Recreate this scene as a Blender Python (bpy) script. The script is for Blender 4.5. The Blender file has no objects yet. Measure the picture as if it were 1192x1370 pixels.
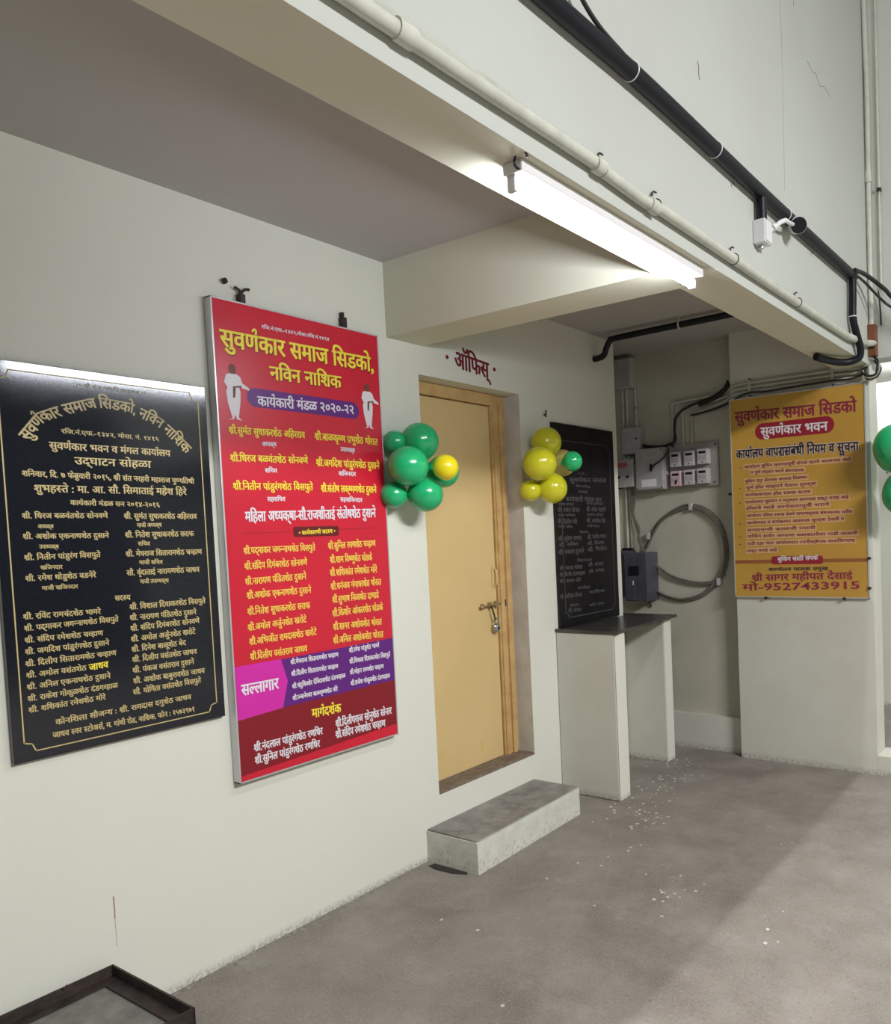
import bpy, bmesh, math, random
from mathutils import Vector, Matrix
random.seed(7)
SC = bpy.context.scene
COL = SC.collection
# ---------------------------------------------------------------- camera
cam = bpy.data.cameras.new('camera'); camo = bpy.data.objects.new('camera', cam); COL.objects.link(camo)
SC.camera = camo
YAW, PITCH, ROLL = 0.562883111, -0.046474671, -0.038670594
FPX, PX, PY = 1037.16, 824.49, 757.43
ca, sa, cb, sb = math.cos(YAW), math.sin(YAW), math.cos(PITCH), math.sin(PITCH)
fw = Vector((-sa*cb, ca*cb, sb)); rt = Vector((ca, sa, 0)); up = rt.cross(fw)
rt, up = rt*math.cos(ROLL) + up*math.sin(ROLL), up*math.cos(ROLL) - rt*math.sin(ROLL)
m = Matrix.Identity(4)
for i in range(3):
    m[i][0], m[i][1], m[i][2] = rt[i], up[i], -fw[i]
m.translation = (2.668, 0, 1.5)
camo.matrix_world = m
cam.sensor_fit = 'VERTICAL'; cam.sensor_height = 24; cam.lens = FPX/1370*24
cam.shift_x = (596-PX)/1370; cam.shift_y = (PY-685)/1370
cam.clip_start = .05
# ---------------------------------------------------------------- light
SC.view_settings.view_transform = 'Standard'; SC.view_settings.look = 'None'
SC.view_settings.gamma = 1; SC.view_settings.use_curve_mapping = False
SC.view_settings.exposure = 0.0
w = bpy.data.worlds.new('world'); SC.world = w; w.use_nodes = True
w.node_tree.nodes['Background'].inputs[0].default_value = (.93, .96, .84, 1)
w.node_tree.nodes['Background'].inputs[1].default_value = 0.08
def area(name, loc, target, sx, sy, power, col):
    l = bpy.data.lights.new(name, 'AREA'); l.shape = 'RECTANGLE'; l.size = sx; l.size_y = sy
    l.energy = power; l.color = col
    o = bpy.data.objects.new(name, l); COL.objects.link(o); o.location = loc
    o.rotation_euler = (Vector(target)-Vector(loc)).to_track_quat('-Z', 'Y').to_euler()
    return o
# tall yard: a lamp high over the edge of the beam and a lamp across the yard
area('high_yard_lamp', (2.12, 1.6, 12), (2.12, 2.4, 0), .2, 2.4, 470, (1, .96, .93))
area('yard_wall_lamp', (6.0, 1.3, 3.9), (5.0, 1.85, 0.0), 1.8, .5, 420, (1.0, .985, 1.0))
area('passage_fill_light', (3.2, 5.6, 2.5), (2.2, 5.8, 1.0), .8, .3, 6, (.93, 1, .97))  # unseen fill light added to brighten the side passage

# ---------------------------------------------------------------- materials
def mat(name, col, rough=.6, metal=0, col2=None, scale=6, bump=0, bscale=60, coat=0, trans=0, spec=.5, emit=None, est=0, detail=6, lo=.35, hi=.65):
    M = bpy.data.materials.new(name); M.use_nodes = True
    nt = M.node_tree; N = nt.nodes; L = nt.links; b = N['Principled BSDF']
    b.inputs['Base Color'].default_value = (*col, 1); b.inputs['Roughness'].default_value = rough
    b.inputs['Metallic'].default_value = metal; b.inputs['Specular IOR Level'].default_value = spec
    b.inputs['Coat Weight'].default_value = coat
    if trans: b.inputs['Transmission Weight'].default_value = trans
    if emit:
        b.inputs['Emission Color'].default_value = (*emit, 1); b.inputs['Emission Strength'].default_value = est
    tc = N.new('ShaderNodeTexCoord')
    if col2:
        n = N.new('ShaderNodeTexNoise'); n.inputs['Scale'].default_value = scale; n.inputs['Detail'].default_value = detail
        n.inputs['Roughness'].default_value = .6
        r = N.new('ShaderNodeValToRGB'); r.color_ramp.elements[0].position = lo; r.color_ramp.elements[1].position = hi
        r.color_ramp.elements[0].color = (*col, 1); r.color_ramp.elements[1].color = (*col2, 1)
        L.new(tc.outputs['Object'], n.inputs['Vector']); L.new(n.outputs['Fac'], r.inputs[0]); L.new(r.outputs[0], b.inputs['Base Color'])
    if bump:
        n2 = N.new('ShaderNodeTexNoise'); n2.inputs['Scale'].default_value = bscale; n2.inputs['Detail'].default_value = 4
        bp = N.new('ShaderNodeBump'); bp.inputs['Strength'].default_value = bump; bp.inputs['Distance'].default_value = .004
        L.new(tc.outputs['Object'], n2.inputs['Vector']); L.new(n2.outputs['Fac'], bp.inputs['Height']); L.new(bp.outputs[0], b.inputs['Normal'])
    return M

def node_chain(M, scale, lo, hi, col, fac=1.0, zmax=None, kind='noise', detail=8):
    """mix a stain colour over whatever feeds Base Color"""
    nt = M.node_tree; N = nt.nodes; L = nt.links; b = N['Principled BSDF']
    tc = N.new('ShaderNodeTexCoord')
    n = N.new('ShaderNodeTexNoise'); n.inputs['Scale'].default_value = scale; n.inputs['Detail'].default_value = detail
    n.inputs['Roughness'].default_value = .7
    mr = N.new('ShaderNodeMapRange'); mr.inputs[1].default_value = lo; mr.inputs[2].default_value = hi; mr.inputs[4].default_value = fac
    L.new(tc.outputs['Object'], n.inputs['Vector']); L.new(n.outputs['Fac'], mr.inputs[0])
    out = mr.outputs[0]
    if zmax:
        sx = N.new('ShaderNodeSeparateXYZ'); L.new(tc.outputs['Object'], sx.inputs[0])
        mz = N.new('ShaderNodeMapRange'); mz.inputs[1].default_value = zmax[0]; mz.inputs[2].default_value = zmax[1]
        mz.inputs[3].default_value = 1; mz.inputs[4].default_value = 0
        L.new(sx.outputs[2], mz.inputs[0])
        mu = N.new('ShaderNodeMath'); mu.operation = 'MULTIPLY'; L.new(out, mu.inputs[0]); L.new(mz.outputs[0], mu.inputs[1]); out = mu.outputs[0]
    mx = N.new('ShaderNodeMix'); mx.data_type = 'RGBA'
    src = b.inputs['Base Color']
    if src.is_linked: L.new(src.links[0].from_socket, mx.inputs[6])
    else: mx.inputs[6].default_value = src.default_value
    mx.inputs[7].default_value = (*col, 1)
    L.new(out, mx.inputs[0]); L.new(mx.outputs[2], b.inputs['Base Color'])
    return M

PAINT = mat('pale green wall paint', (.73, .74, .645), .55, col2=(.71, .72, .63), scale=2.2, bump=.25, bscale=9, spec=.3)
node_chain(PAINT, 34, .66, .74, (.36, .35, .30), .55, (.15, 1.3))
node_chain(PAINT, 70, .38, .60, (.24, .21, .18), .9, (.0, .035))
PAINT_UP = mat('dimmed pale green paint', (.535, .565, .52), .6, col2=(.51, .535, .49), scale=1.3, bump=.25, bscale=7, spec=.25)  # wall paint darkened to stand for weaker light on the upper faces
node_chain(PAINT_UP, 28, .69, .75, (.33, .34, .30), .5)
CEIL = mat('ceiling whitewash', (.47, .455, .435), .8, col2=(.45, .44, .41), scale=1.5, bump=.15, bscale=8, spec=.2)
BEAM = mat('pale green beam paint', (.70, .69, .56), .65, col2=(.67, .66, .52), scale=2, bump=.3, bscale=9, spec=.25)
DULL = mat('weathered pillar paint', (.61, .615, .54), .65, col2=(.58, .575, .50), scale=4, bump=.25, bscale=12, spec=.25)
node_chain(DULL, 30, .66, .74, (.33, .31, .26), .5, (.1, 1.2))
node_chain(DULL, 60, .38, .6, (.22, .19, .16), .9, (.0, .045))
RECESS = mat('shaded recess paint', (.50, .49, .40), .7, col2=(.44, .43, .35), scale=3, bump=.25, bscale=12, spec=.2)  # shade of the recess put into a darker base colour
FLOOR = mat('worn cement floor', (.195, .172, .148), .8, col2=(.32, .290, .255), scale=3.0, bump=.7, bscale=70, detail=12, spec=.3, lo=.3, hi=.7)
node_chain(FLOOR, 1.3, .5, .68, (.140, .117, .098), .6)
node_chain(FLOOR, 150, .50, .66, (.44, .41, .37), .65)
node_chain(FLOOR, 75, .56, .70, (.09, .075, .06), .7)
node_chain(FLOOR, 5, .56, .66, (.35, .33, .30), .45)
GRAN = mat('polished black granite', (.008, .010, .016), .11, spec=.5, col2=(.012, .014, .02), scale=300)
GRAN2 = mat('dusty black stone', (.006, .006, .008), .3, spec=.3, col2=(.012, .012, .013), scale=8)
SLAB = mat('dark counter stone', (.03, .031, .03), .3, col2=(.07, .068, .06), scale=9, spec=.5)
FLEX = mat('flex print', (.62, .012, .035), .32, spec=.5, col2=(.56, .010, .032), scale=3)
YFLEX = mat('ochre sign print', (.56, .33, .055), .4, spec=.5, col2=(.50, .28, .045), scale=2)
DOORP = mat('ochre enamel paint', (.68, .50, .235), .35, col2=(.64, .47, .21), scale=2.5, bump=.1, bscale=20, spec=.4)
node_chain(DOORP, 9, .58, .66, (.60, .45, .11), .6, (.45, 1.0))
FRAMEP = mat('door frame enamel', (.60, .41, .17), .4, col2=(.50, .30, .12), scale=14, bump=.3, bscale=40)
REVEAL = mat('bare plaster reveal', (.62, .59, .53), .7, col2=(.50, .47, .41), scale=8, bump=.4, bscale=30)
node_chain(REVEAL, 25, .45, .6, (.22, .19, .15), .7, (.0, .25))
SILL = mat('dirty sill stone', (.15, .11, .08), .7, col2=(.24, .19, .15), scale=25, bump=.4, bscale=60)
STEPM = mat('worn step stone', (.17, .16, .145), .65, col2=(.32, .305, .28), scale=11, bump=.4, bscale=50)
STEPP = mat('painted step side', (.66, .67, .60), .65, col2=(.58, .58, .52), scale=14, bump=.5, bscale=30)
node_chain(STEPP, 60, .52, .64, (.30, .27, .22), .8, (0.01, .12))
BLACKP = mat('black plastic', (.007, .008, .013), .45, spec=.3)
BLACKC = mat('black cable sheath', (.014, .014, .015), .5)
PVC = mat('painted pvc pipe', (.60, .62, .53), .45, col2=(.50, .52, .45), scale=15)
PVCY = mat('dusty pvc pipe', (.52, .52, .43), .5, col2=(.42, .42, .34), scale=15)
WPL = mat('white plastic', (.75, .75, .76), .35)
GPL = mat('aged grey plastic', (.42, .40, .41), .5, col2=(.36, .34, .34), scale=20)
BOARD = mat('meter backing board', (.38, .35, .335), .6, col2=(.32, .29, .28), scale=20)
BOXG = mat('grey steel box', (.058, .056, .075), .42, col2=(.075, .072, .092), scale=10)
METAL = mat('dull steel', (.42, .41, .40), .35, metal=.9)
ALU = mat('aluminium channel', (.62, .63, .64), .35, metal=.6)
METERW = mat('yellowed meter plastic', (.50, .47, .47), .45)
BRASS = mat('old steel latch', (.42, .32, .18), .45, metal=.7)
CHROME = mat('padlock steel', (.6, .62, .68), .2, metal=1)
RUST = mat('rusty angle iron', (.020, .016, .016), .6, col2=(.060, .040, .032), scale=22, bump=.5, bscale=60, metal=.2)
SHEET = mat('dusty grey sheet', (.12, .12, .105), .6, col2=(.22, .22, .195), scale=12, bump=.3, bscale=30)
BROWN = mat('brown plastic casing', (.19, .065, .030), .5, col2=(.15, .05, .022), scale=12)
COILM = mat('coiled grey cable', (.115, .105, .085), .5, col2=(.17, .155, .125), scale=30)
GREENB = mat('green balloon rubber', (.015, .46, .17), .22, coat=.4, spec=.6)
YELB = mat('yellow balloon rubber', (.62, .60, .02), .22, coat=.4, spec=.6)
YELB2 = mat('bright yellow balloon rubber', (.85, .70, .01), .25, coat=.3, spec=.6)
PALEB = mat('pale yellow balloon rubber', (.62, .52, .16), .25, coat=.3, spec=.6)
for mm in (GREENB, YELB, YELB2, PALEB):
    mm.node_tree.nodes['Principled BSDF'].inputs['Subsurface Weight'].default_value = .25
    mm.node_tree.nodes['Principled BSDF'].inputs['Subsurface Radius'].default_value = (.05, .05, .03)
CHIP = mat('paint chips', (.62, .62, .56), .7)
TUBE = mat('lit fluorescent tube', (1, 1, 1), .4, emit=(.87, .91, 1.0), est=105)
PRINT = {
 'gold': mat('gold lettering', (.56, .45, .20), .4), 'gold_dim': mat('dull gold lettering', (.22, .18, .12), .4),
 'white': mat('white print', (.80, .76, .80), .45), 'yellow': mat('yellow print', (.92, .74, .06), .45),
 'orange': mat('orange yellow print', (.92, .60, .10), .45), 'maroon': mat('maroon print', (.28, .02, .06), .5),
 'ink': mat('black ink', (.015, .015, .04), .5), 'grey': mat('faded grey lettering', (.085, .085, .09), .5),
 'purple': mat('purple print', (.11, .010, .19), .35), 'magenta': mat('magenta print', (.62, .02, .36), .35),
 'darkred': mat('dark red print', (.22, .006, .014), .35), 'darkmaroon': mat('dark maroon print', (.12, .004, .008), .4),
 'signred': mat('sign maroon print', (.30, .012, .03), .4), 'paintred': mat('maroon wall paint', (.17, .01, .03), .5),
 'pink': mat('pink halo print', (.80, .62, .50), .45), 'soft': mat('soft halo print', (.66, .42, .20), .45), 'brown': mat('brown band print', (.30, .10, .03), .45),
 'skin': mat('brown figure print', (.16, .05, .03), .5), 'line': mat('deep red line print', (.30, .01, .02), .5)}

# ---------------------------------------------------------------- helpers
class MB:
    def __init__(s): s.bm = bmesh.new()
    def box(s, x0, x1, y0, y1, z0, z1, bev=0):
        mt = Matrix.Translation(((x0+x1)/2, (y0+y1)/2, (z0+z1)/2)) @ Matrix.Diagonal((abs(x1-x0), abs(y1-y0), abs(z1-z0), 1))
        r = bmesh.ops.create_cube(s.bm, size=1, matrix=mt)
        if bev:
            es = list({e for v in r['verts'] for e in v.link_edges})
            bmesh.ops.bevel(s.bm, geom=es, offset=bev, segments=2, affect='EDGES', profile=.6)
        return s
    def cyl(s, a, b, r, r2=None, n=16):
        a = Vector(a); b = Vector(b); d = b-a; r2 = r if r2 is None else r2
        mt = Matrix.Translation((a+b)/2) @ d.to_track_quat('Z', 'Y').to_matrix().to_4x4()
        bmesh.ops.create_cone(s.bm, cap_ends=True, segments=n, radius1=r, radius2=r2, depth=d.length, matrix=mt)
        return s
    def tube(s, pts, r, n=10, smooth=4, closed=False):
        P = [Vector(p) for p in pts]
        if smooth and len(P) > 2:
            Q = []
            k = len(P); rng = range(k if closed else k-1)
            for i in rng:
                p0 = P[(i-1) % k] if closed or i > 0 else P[0]
                p1 = P[i]; p2 = P[(i+1) % k]; p3 = P[(i+2) % k] if closed or i+2 < k else P[-1]
                for j in range(smooth):
                    t = j/smooth
                    Q.append(.5*((2*p1)+(-p0+p2)*t+(2*p0-5*p1+4*p2-p3)*t*t+(-p0+3*p1-3*p2+p3)*t**3))
            if not closed: Q.append(P[-1])
            P = Q
        bm = s.bm; rings = []; k = len(P); prev = None
        for i in range(k):
            a = P[(i-1) % k] if closed else P[max(i-1, 0)]; b = P[(i+1) % k] if closed else P[min(i+1, k-1)]
            t = (b-a).normalized()
            if prev is None:
                u = t.orthogonal().normalized()
            else:
                u = (prev-t*prev.dot(t)).normalized()
            prev = u; v = t.cross(u)
            rings.append([bm.verts.new(P[i]+(u*math.cos(2*math.pi*j/n)+v*math.sin(2*math.pi*j/n))*r) for j in range(n)])
        for i in range(k if closed else k-1):
            A = rings[i]; B = rings[(i+1) % k]
            for j in range(n):
                bm.faces.new((A[j], A[(j+1) % n], B[(j+1) % n], B[j]))
        if not closed:
            bm.faces.new(rings[0][::-1]); bm.faces.new(rings[-1])
        return s
    def prism(s, pts, d):
        """extrude polygon pts (3D) by vector d"""
        a = [s.bm.verts.new(p) for p in pts]; b = [s.bm.verts.new(Vector(p)+Vector(d)) for p in pts]
        s.bm.faces.new(a); s.bm.faces.new(b[::-1]); n = len(a)
        for i in range(n): s.bm.faces.new((a[i], a[(i+1) % n], b[(i+1) % n], b[i]))
        return s
    def sphere(s, c, r, sz=(1, 1, 1), u=24, v=16):
        bmesh.ops.create_uvsphere(s.bm, u_segments=u, v_segments=v, radius=r, matrix=Matrix.Translation(c) @ Matrix.Diagonal((*sz, 1)))
        return s
    def torus(s, c, R, r, axis='X', n=24, m=8, a0=0, a1=360):
        pts = []
        k = max(3, int(n*(a1-a0)/360))
        for i in range(k if a1-a0 >= 360 else k+1):
            a = math.radians(a0+(a1-a0)*i/k); ca_, sa_ = math.cos(a)*R, math.sin(a)*R
            pts.append({'X': (c[0], c[1]+ca_, c[2]+sa_), 'Y': (c[0]+ca_, c[1], c[2]+sa_), 'Z': (c[0]+ca_, c[1]+sa_, c[2])}[axis])
        return s.tube(pts, r, m, 0, closed=a1-a0 >= 360)
    def build(s, name, mt, parent=None, smooth=False, origin=None):
        bmesh.ops.recalc_face_normals(s.bm, faces=s.bm.faces)
        me = bpy.data.meshes.new(name); s.bm.to_mesh(me); s.bm.free()
        if smooth:
            for p in me.polygons: p.use_smooth = True
            try: me.set_sharp_from_angle(angle=math.radians(40))
            except Exception: pass
        o = bpy.data.objects.new(name, me); COL.objects.link(o); me.materials.append(mt)
        if origin is not None:
            me.transform(Matrix.Translation(-Vector(origin))); o.location = origin
        if parent is not None:
            o.parent = parent
            o.location = Vector(o.location)-world_loc(parent)
        return o
def world_loc(o):
    v = Vector(o.location)
    while o.parent: o = o.parent; v = v+Vector(o.location)
    return v
def tag(o, label=None, cat=None, group=None, kind=None):
    if label: o['label'] = label
    if cat: o['category'] = cat
    if group: o['group'] = group
    if kind: o['kind'] = kind
    return o
def thing(name, loc, label, cat, group=None, kind=None):
    o = bpy.data.objects.new(name, None); COL.objects.link(o); o.location = loc; o.empty_display_size = .05
    return tag(o, label, cat, group, kind)
def struct(name, mb, m_, label=None, parent=None):
    o = mb.build(name, m_, parent)
    if parent is None: o['kind'] = 'structure'
    if label: o['label'] = label
    return o

# ---------------------------------------------------------------- lettering
MATRAS = set('ािीुूृेैोौंःँॉॅ'); VIR = '्'; REPH = 'REPH'
STEM = set('खगघचजझञणतथधनपबभमयलवशषसज')
GL = {}
def _mesh_of(body, off=.013):
    c = bpy.data.curves.new('g', 'FONT'); c.body = body; c.resolution_u = 2; c.offset = off
    o = bpy.data.objects.new('g', c); COL.objects.link(o)
    bpy.context.view_layer.update()
    me = o.to_mesh(); vs = [(v.co.x, v.co.y) for v in me.vertices]; fs = [tuple(p.vertices) for p in me.polygons]
    o.to_mesh_clear(); bpy.data.objects.remove(o); bpy.data.curves.remove(c)
    return vs, fs
BAR = max(x for x, y in _mesh_of('    |', 0)[0])
def glyph(ch):
    if ch in GL: return GL[ch]
    if ch == ' ': GL[ch] = ([], [], .30); return GL[ch]
    if ch.startswith('H') and len(ch) > 1:
        vs, fs, adv = glyph(ch[1:]); bm = bmesh.new(); V = [bm.verts.new((x, y, 0)) for x, y in vs]
        for f in fs:
            try: bm.faces.new([V[i] for i in f])
            except ValueError: pass
        bmesh.ops.bisect_plane(bm, geom=bm.verts[:]+bm.edges[:]+bm.faces[:], plane_co=(adv-.185, 0, 0), plane_no=(1, 0, 0), clear_outer=True)
        bm.verts.index_update(); vs = [(v.co.x, v.co.y) for v in bm.verts]; fs = [tuple(v.index for v in f.verts) for f in bm.faces]; bm.free()
        GL[ch] = (vs, fs, adv-.19); return GL[ch]
    if ch in ('<reph>', '<ra>'):
        pts = [(-.29, .75), (-.25, .84), (-.17, .87), (-.10, .80), (-.13, .66)] if ch == '<reph>' else [(-.16, .24), (-.24, .12), (-.42, -.02)]
        vs = []; fs = []; h = .035
        for i, (x, y) in enumerate(pts):
            a = pts[max(i-1, 0)]; b = pts[min(i+1, len(pts)-1)]; dx, dy = b[0]-a[0], b[1]-a[1]; l = math.hypot(dx, dy)
            vs += [(x-dy/l*h, y+dx/l*h), (x+dy/l*h, y-dx/l*h)]
            if i: fs.append((2*i-2, 2*i, 2*i+1, 2*i-1))
        GL[ch] = (vs, fs, 0); return GL[ch]
    vs, fs = _mesh_of(ch)
    adv = max(x for x, y in _mesh_of(ch+'    |', 0)[0])-BAR
    GL[ch] = (vs, fs, adv); return GL[ch]
def shape(t):
    out = []; i = 0; n = len(t)
    while i < n:
        c = t[i]
        if not ('\u0915' <= c <= '\u0939'):
            if c != '\u200c': out.append(c)
            i += 1; continue
        cl = [c]; i += 1
        explicit = False
        while i < n and t[i] == VIR:
            if i+1 < n and '\u0915' <= t[i+1] <= '\u0939': cl.append(t[i+1]); i += 2
            else: explicit = True; i += 1; break
        ms = []
        while i < n and t[i] in MATRAS: ms.append(t[i]); i += 1
        reph = len(cl) > 1 and cl[0] == 'र'
        if reph: cl = cl[1:]
        ra = len(cl) > 1 and cl[-1] == 'र'
        if ra: cl = cl[:-1]
        if 'ि' in ms: out.append('ि'); ms.remove('ि')
        for c_ in cl[:-1]:
            if c_ in STEM: out.append('H'+c_)
            else: out += [c_, VIR]
        out.append(cl[-1])
        if ra: out.append('<ra>')
        if explicit: out.append(VIR)
        out += ms
        if reph: out.append('<reph>')
    return out
def text_mesh(t, place, path_len, h):
    """place(s, y) -> 3D point for distance s along the line and height y; h is the height of the letters (metres)"""
    gl = [glyph(g) for g in shape(t)]
    total = sum(g[2] for g in gl); sx = path_len/total; sy = h/.62
    V = []; F = []; x = 0
    for vs, fs, adv in gl:
        b = len(V)
        V += [place((x+vx)*sx, (vy-.62)*sy) for vx, vy in vs]
        F += [tuple(b+i for i in f) for f in fs]
        x += adv
    return V, F
def text_obj(t, u0, v0, u1, v1, h, col, axis, face, parent, name='lettering', bold=.05):
    """headline runs from (u0,v0) to (u1,v1) on the board; axis 0: board faces +X, axis 1: board faces -Y"""
    L = math.hypot(u1-u0, v1-v0); du, dv = (u1-u0)/L, (v1-v0)/L
    if axis == 0: pl = lambda s, y: (face, u0+du*s-dv*y*0, v0+dv*s+y)
    else: pl = lambda s, y: (u0+du*s, face, v0+dv*s+y)
    V, F = text_mesh(t, pl, L, h)
    if bold:            # a second, slightly shifted impression thickens the strokes
        k = len(V); e = h*bold
        V = V+[(x, y+du*e, z+dv*e) if axis == 0 else (x+du*e, y, z+dv*e) for x, y, z in V]
        F = F+[tuple(i+k for i in f) for f in F]
        V = [(x+(.00015 if axis == 0 and i >= k else 0), y-(.00015 if axis and i >= k else 0), z) for i, (x, y, z) in enumerate(V)]
    return raw(name, V, F, PRINT[col], parent)
def raw(name, V, F, m_, parent):
    me = bpy.data.meshes.new(name)
    w0 = world_loc(parent) if parent is not None else Vector((0, 0, 0))
    me.from_pydata([tuple(Vector(v)-w0) for v in V], [], F); me.materials.append(m_)
    o = bpy.data.objects.new(name, me); COL.objects.link(o)
    if parent is not None: o.parent = parent
    return o
def flat(name, pts, axis, face, m_, parent, th=.0006):
    """thin printed patch; pts are (u,v)"""
    mb = MB()
    if axis == 0: mb.prism([(face-th, u, v) for u, v in pts], (th, 0, 0))
    else: mb.prism([(u, face+th, v) for u, v in pts], (0, -th, 0))
    return mb.build(name, m_, parent)
def rrect(u0, v0, u1, v1, r, n=6):
    P = []
    for cx, cy, a in ((u1-r, v1-r, 0), (u0+r, v1-r, 90), (u0+r, v0+r, 180), (u1-r, v0+r, 270)):
        for i in range(n+1):
            t = math.radians(a+90*i/n); P.append((cx+r*math.cos(t), cy+r*math.sin(t)))
    return P
PLAQUE_TEXT=[
('।। श्री संत नरहरि महाराज ।।', 1.1508, 2.0102, 1.3567, 2.0095, 0.0094, 'gold_dim'),
('रजि.नं.एफ.-१३४२, मोसा. नं. १४१६', 1.1035, 1.8667, 1.3877, 1.8648, 0.0118, 'gold'),
('सुवर्णकार भवन व मंगल कार्यालय', 1.0689, 1.8259, 1.4215, 1.8239, 0.02, 'gold'),
('उद्\u200cघाटन सोहळा', 1.1334, 1.7846, 1.3563, 1.7841, 0.0212, 'gold'),
('शनिवार, दि. ७ फेब्रुवारी २०१५, श्री संत नरहरी महाराज पुण्यतिथी', 0.9947, 1.7377, 1.4962, 1.7302, 0.0153, 'gold'),
('शुभहस्ते : मा. आ. सौ. सिमाताई महेश हिरे', 1.0217, 1.6975, 1.4674, 1.6961, 0.02, 'gold'),
('कार्यकारी मंडळ सन २०१४-२०१६', 1.1141, 1.6536, 1.3762, 1.6482, 0.0142, 'gold'),
('श्री. धिरज बळवंतशेठ सोनवणे', 0.987, 1.6145, 1.2157, 1.614, 0.0146, 'gold'),
('अध्यक्ष', 1.0249, 1.5815, 1.065, 1.5809, 0.011, 'gold'),
('श्री. अशोक एकनाथशेठ दुसाने', 0.9852, 1.5549, 1.2149, 1.5517, 0.0146, 'gold'),
('उपाध्यक्ष', 1.0249, 1.5222, 1.0749, 1.5204, 0.0111, 'gold'),
('श्री. नितीन पांडुरंग विसपुते', 0.9847, 1.4933, 1.1867, 1.4929, 0.0146, 'gold'),
('खजिनदार', 1.0242, 1.4606, 1.0809, 1.4594, 0.0111, 'gold'),
('श्री. रमेश धोंडुशेठ वडनेरे', 0.9838, 1.4326, 1.1703, 1.4309, 0.0145, 'gold'),
('माजी खजिनदार', 1.0238, 1.3999, 1.1183, 1.3978, 0.0112, 'gold'),
('श्री. सुमंत सुधाकरशेठ अहिरराव', 1.2628, 1.6129, 1.4974, 1.6107, 0.0161, 'gold'),
('माजी अध्यक्ष', 1.3006, 1.5813, 1.3782, 1.5813, 0.0122, 'gold'),
('श्री. नितेश सुधाकरशेठ सराफ', 1.2623, 1.5525, 1.4835, 1.5517, 0.0161, 'gold'),
('सचिव', 1.3, 1.5218, 1.3371, 1.5205, 0.0122, 'gold'),
('श्री. मेघराज सितारामशेठ चव्हाण', 1.2602, 1.492, 1.5076, 1.4889, 0.0161, 'gold'),
('माजी सचिव', 1.3, 1.4611, 1.3737, 1.4584, 0.0123, 'gold'),
('सौ. वृंदाताई नारायणशेठ जाधव', 1.2597, 1.4314, 1.495, 1.4281, 0.0161, 'gold'),
('माजी उपाध्यक्षा', 1.299, 1.3989, 1.3892, 1.3962, 0.0123, 'gold'),
('सदस्य', 1.2198, 1.3541, 1.2657, 1.3523, 0.0155, 'gold'),
('श्री. रविंद्र रामचंद्रशेठ भामरे', 0.9714, 1.3228, 1.1764, 1.3167, 0.0146, 'gold'),
('श्री. पद्माकर जगन्नाथशेठ विसपुते', 0.9718, 1.2888, 1.2258, 1.2869, 0.0147, 'gold'),
('श्री. संदिप रमेशशेठ चव्हाण', 0.9708, 1.2545, 1.1785, 1.2489, 0.0146, 'gold'),
('श्री. जगदिश पांडुरंगशेठ दुसाने', 0.9697, 1.2206, 1.1943, 1.2164, 0.0146, 'gold'),
('श्री. दिलीप सितारामशेठ चव्हाण', 0.9683, 1.1859, 1.2125, 1.1814, 0.0147, 'gold'),
('श्री. अमोल वसंतशेठ', 0.9685, 1.1522, 1.1254, 1.1484, 0.0145, 'gold'),
('श्री. अनिल एकनाथशेठ दुसाने', 0.9677, 1.1182, 1.1913, 1.1126, 0.0146, 'gold'),
('श्री. राकेश गोकुळशेठ दंडगव्हाळ', 0.9674, 1.0843, 1.211, 1.0783, 0.0147, 'gold'),
('श्री. शशिकांत रमेशशेठ मोरे', 0.9677, 1.0507, 1.1734, 1.0483, 0.0146, 'gold'),
('श्री. विशाल दिवाकरशेठ विसपुते', 1.261, 1.3214, 1.509, 1.3182, 0.0162, 'gold'),
('श्री. नारायण पंडितशेठ दुसाने', 1.2599, 1.2868, 1.4747, 1.283, 0.0161, 'gold'),
('श्री. संदिप दिगंबरशेठ सोनवणे', 1.2593, 1.2524, 1.4836, 1.2519, 0.0161, 'gold'),
('श्री. अमोल अर्जुनशेठ खरोटे', 1.2585, 1.2179, 1.4673, 1.2166, 0.0161, 'gold'),
('श्री. दिनेश बाळूशेठ बेद', 1.258, 1.1851, 1.4328, 1.1829, 0.016, 'gold'),
('श्री. दिलीप वसंतशेठ जाधव', 1.2581, 1.1519, 1.4678, 1.1476, 0.0161, 'gold'),
('श्री. पंकज वसंतराव दुसाने', 1.2571, 1.1174, 1.4558, 1.1137, 0.0161, 'gold'),
('श्री. अशोक बाबुरावशेठ जाधव', 1.2569, 1.083, 1.4908, 1.0772, 0.0162, 'gold'),
('सौ. योगिता वसंतशेठ विसपुते', 1.2546, 1.0472, 1.4756, 1.0459, 0.0162, 'gold'),
('कोनशिला सौजन्य : श्री. रामदास दगुशेठ जाधव', 1.0336, 1.0006, 1.4386, 0.9953, 0.0154, 'gold'),
('जाधव स्वर स्टोअर्स, म. गांधी रोड, नाशिक, फोन : २५७३९७१', 1.0241, 0.9639, 1.4486, 0.9513, 0.0154, 'gold'),
('जाधव', 1.1328, 1.1495, 1.1873, 1.1507, 0.0185, 'yellow'),
]
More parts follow.
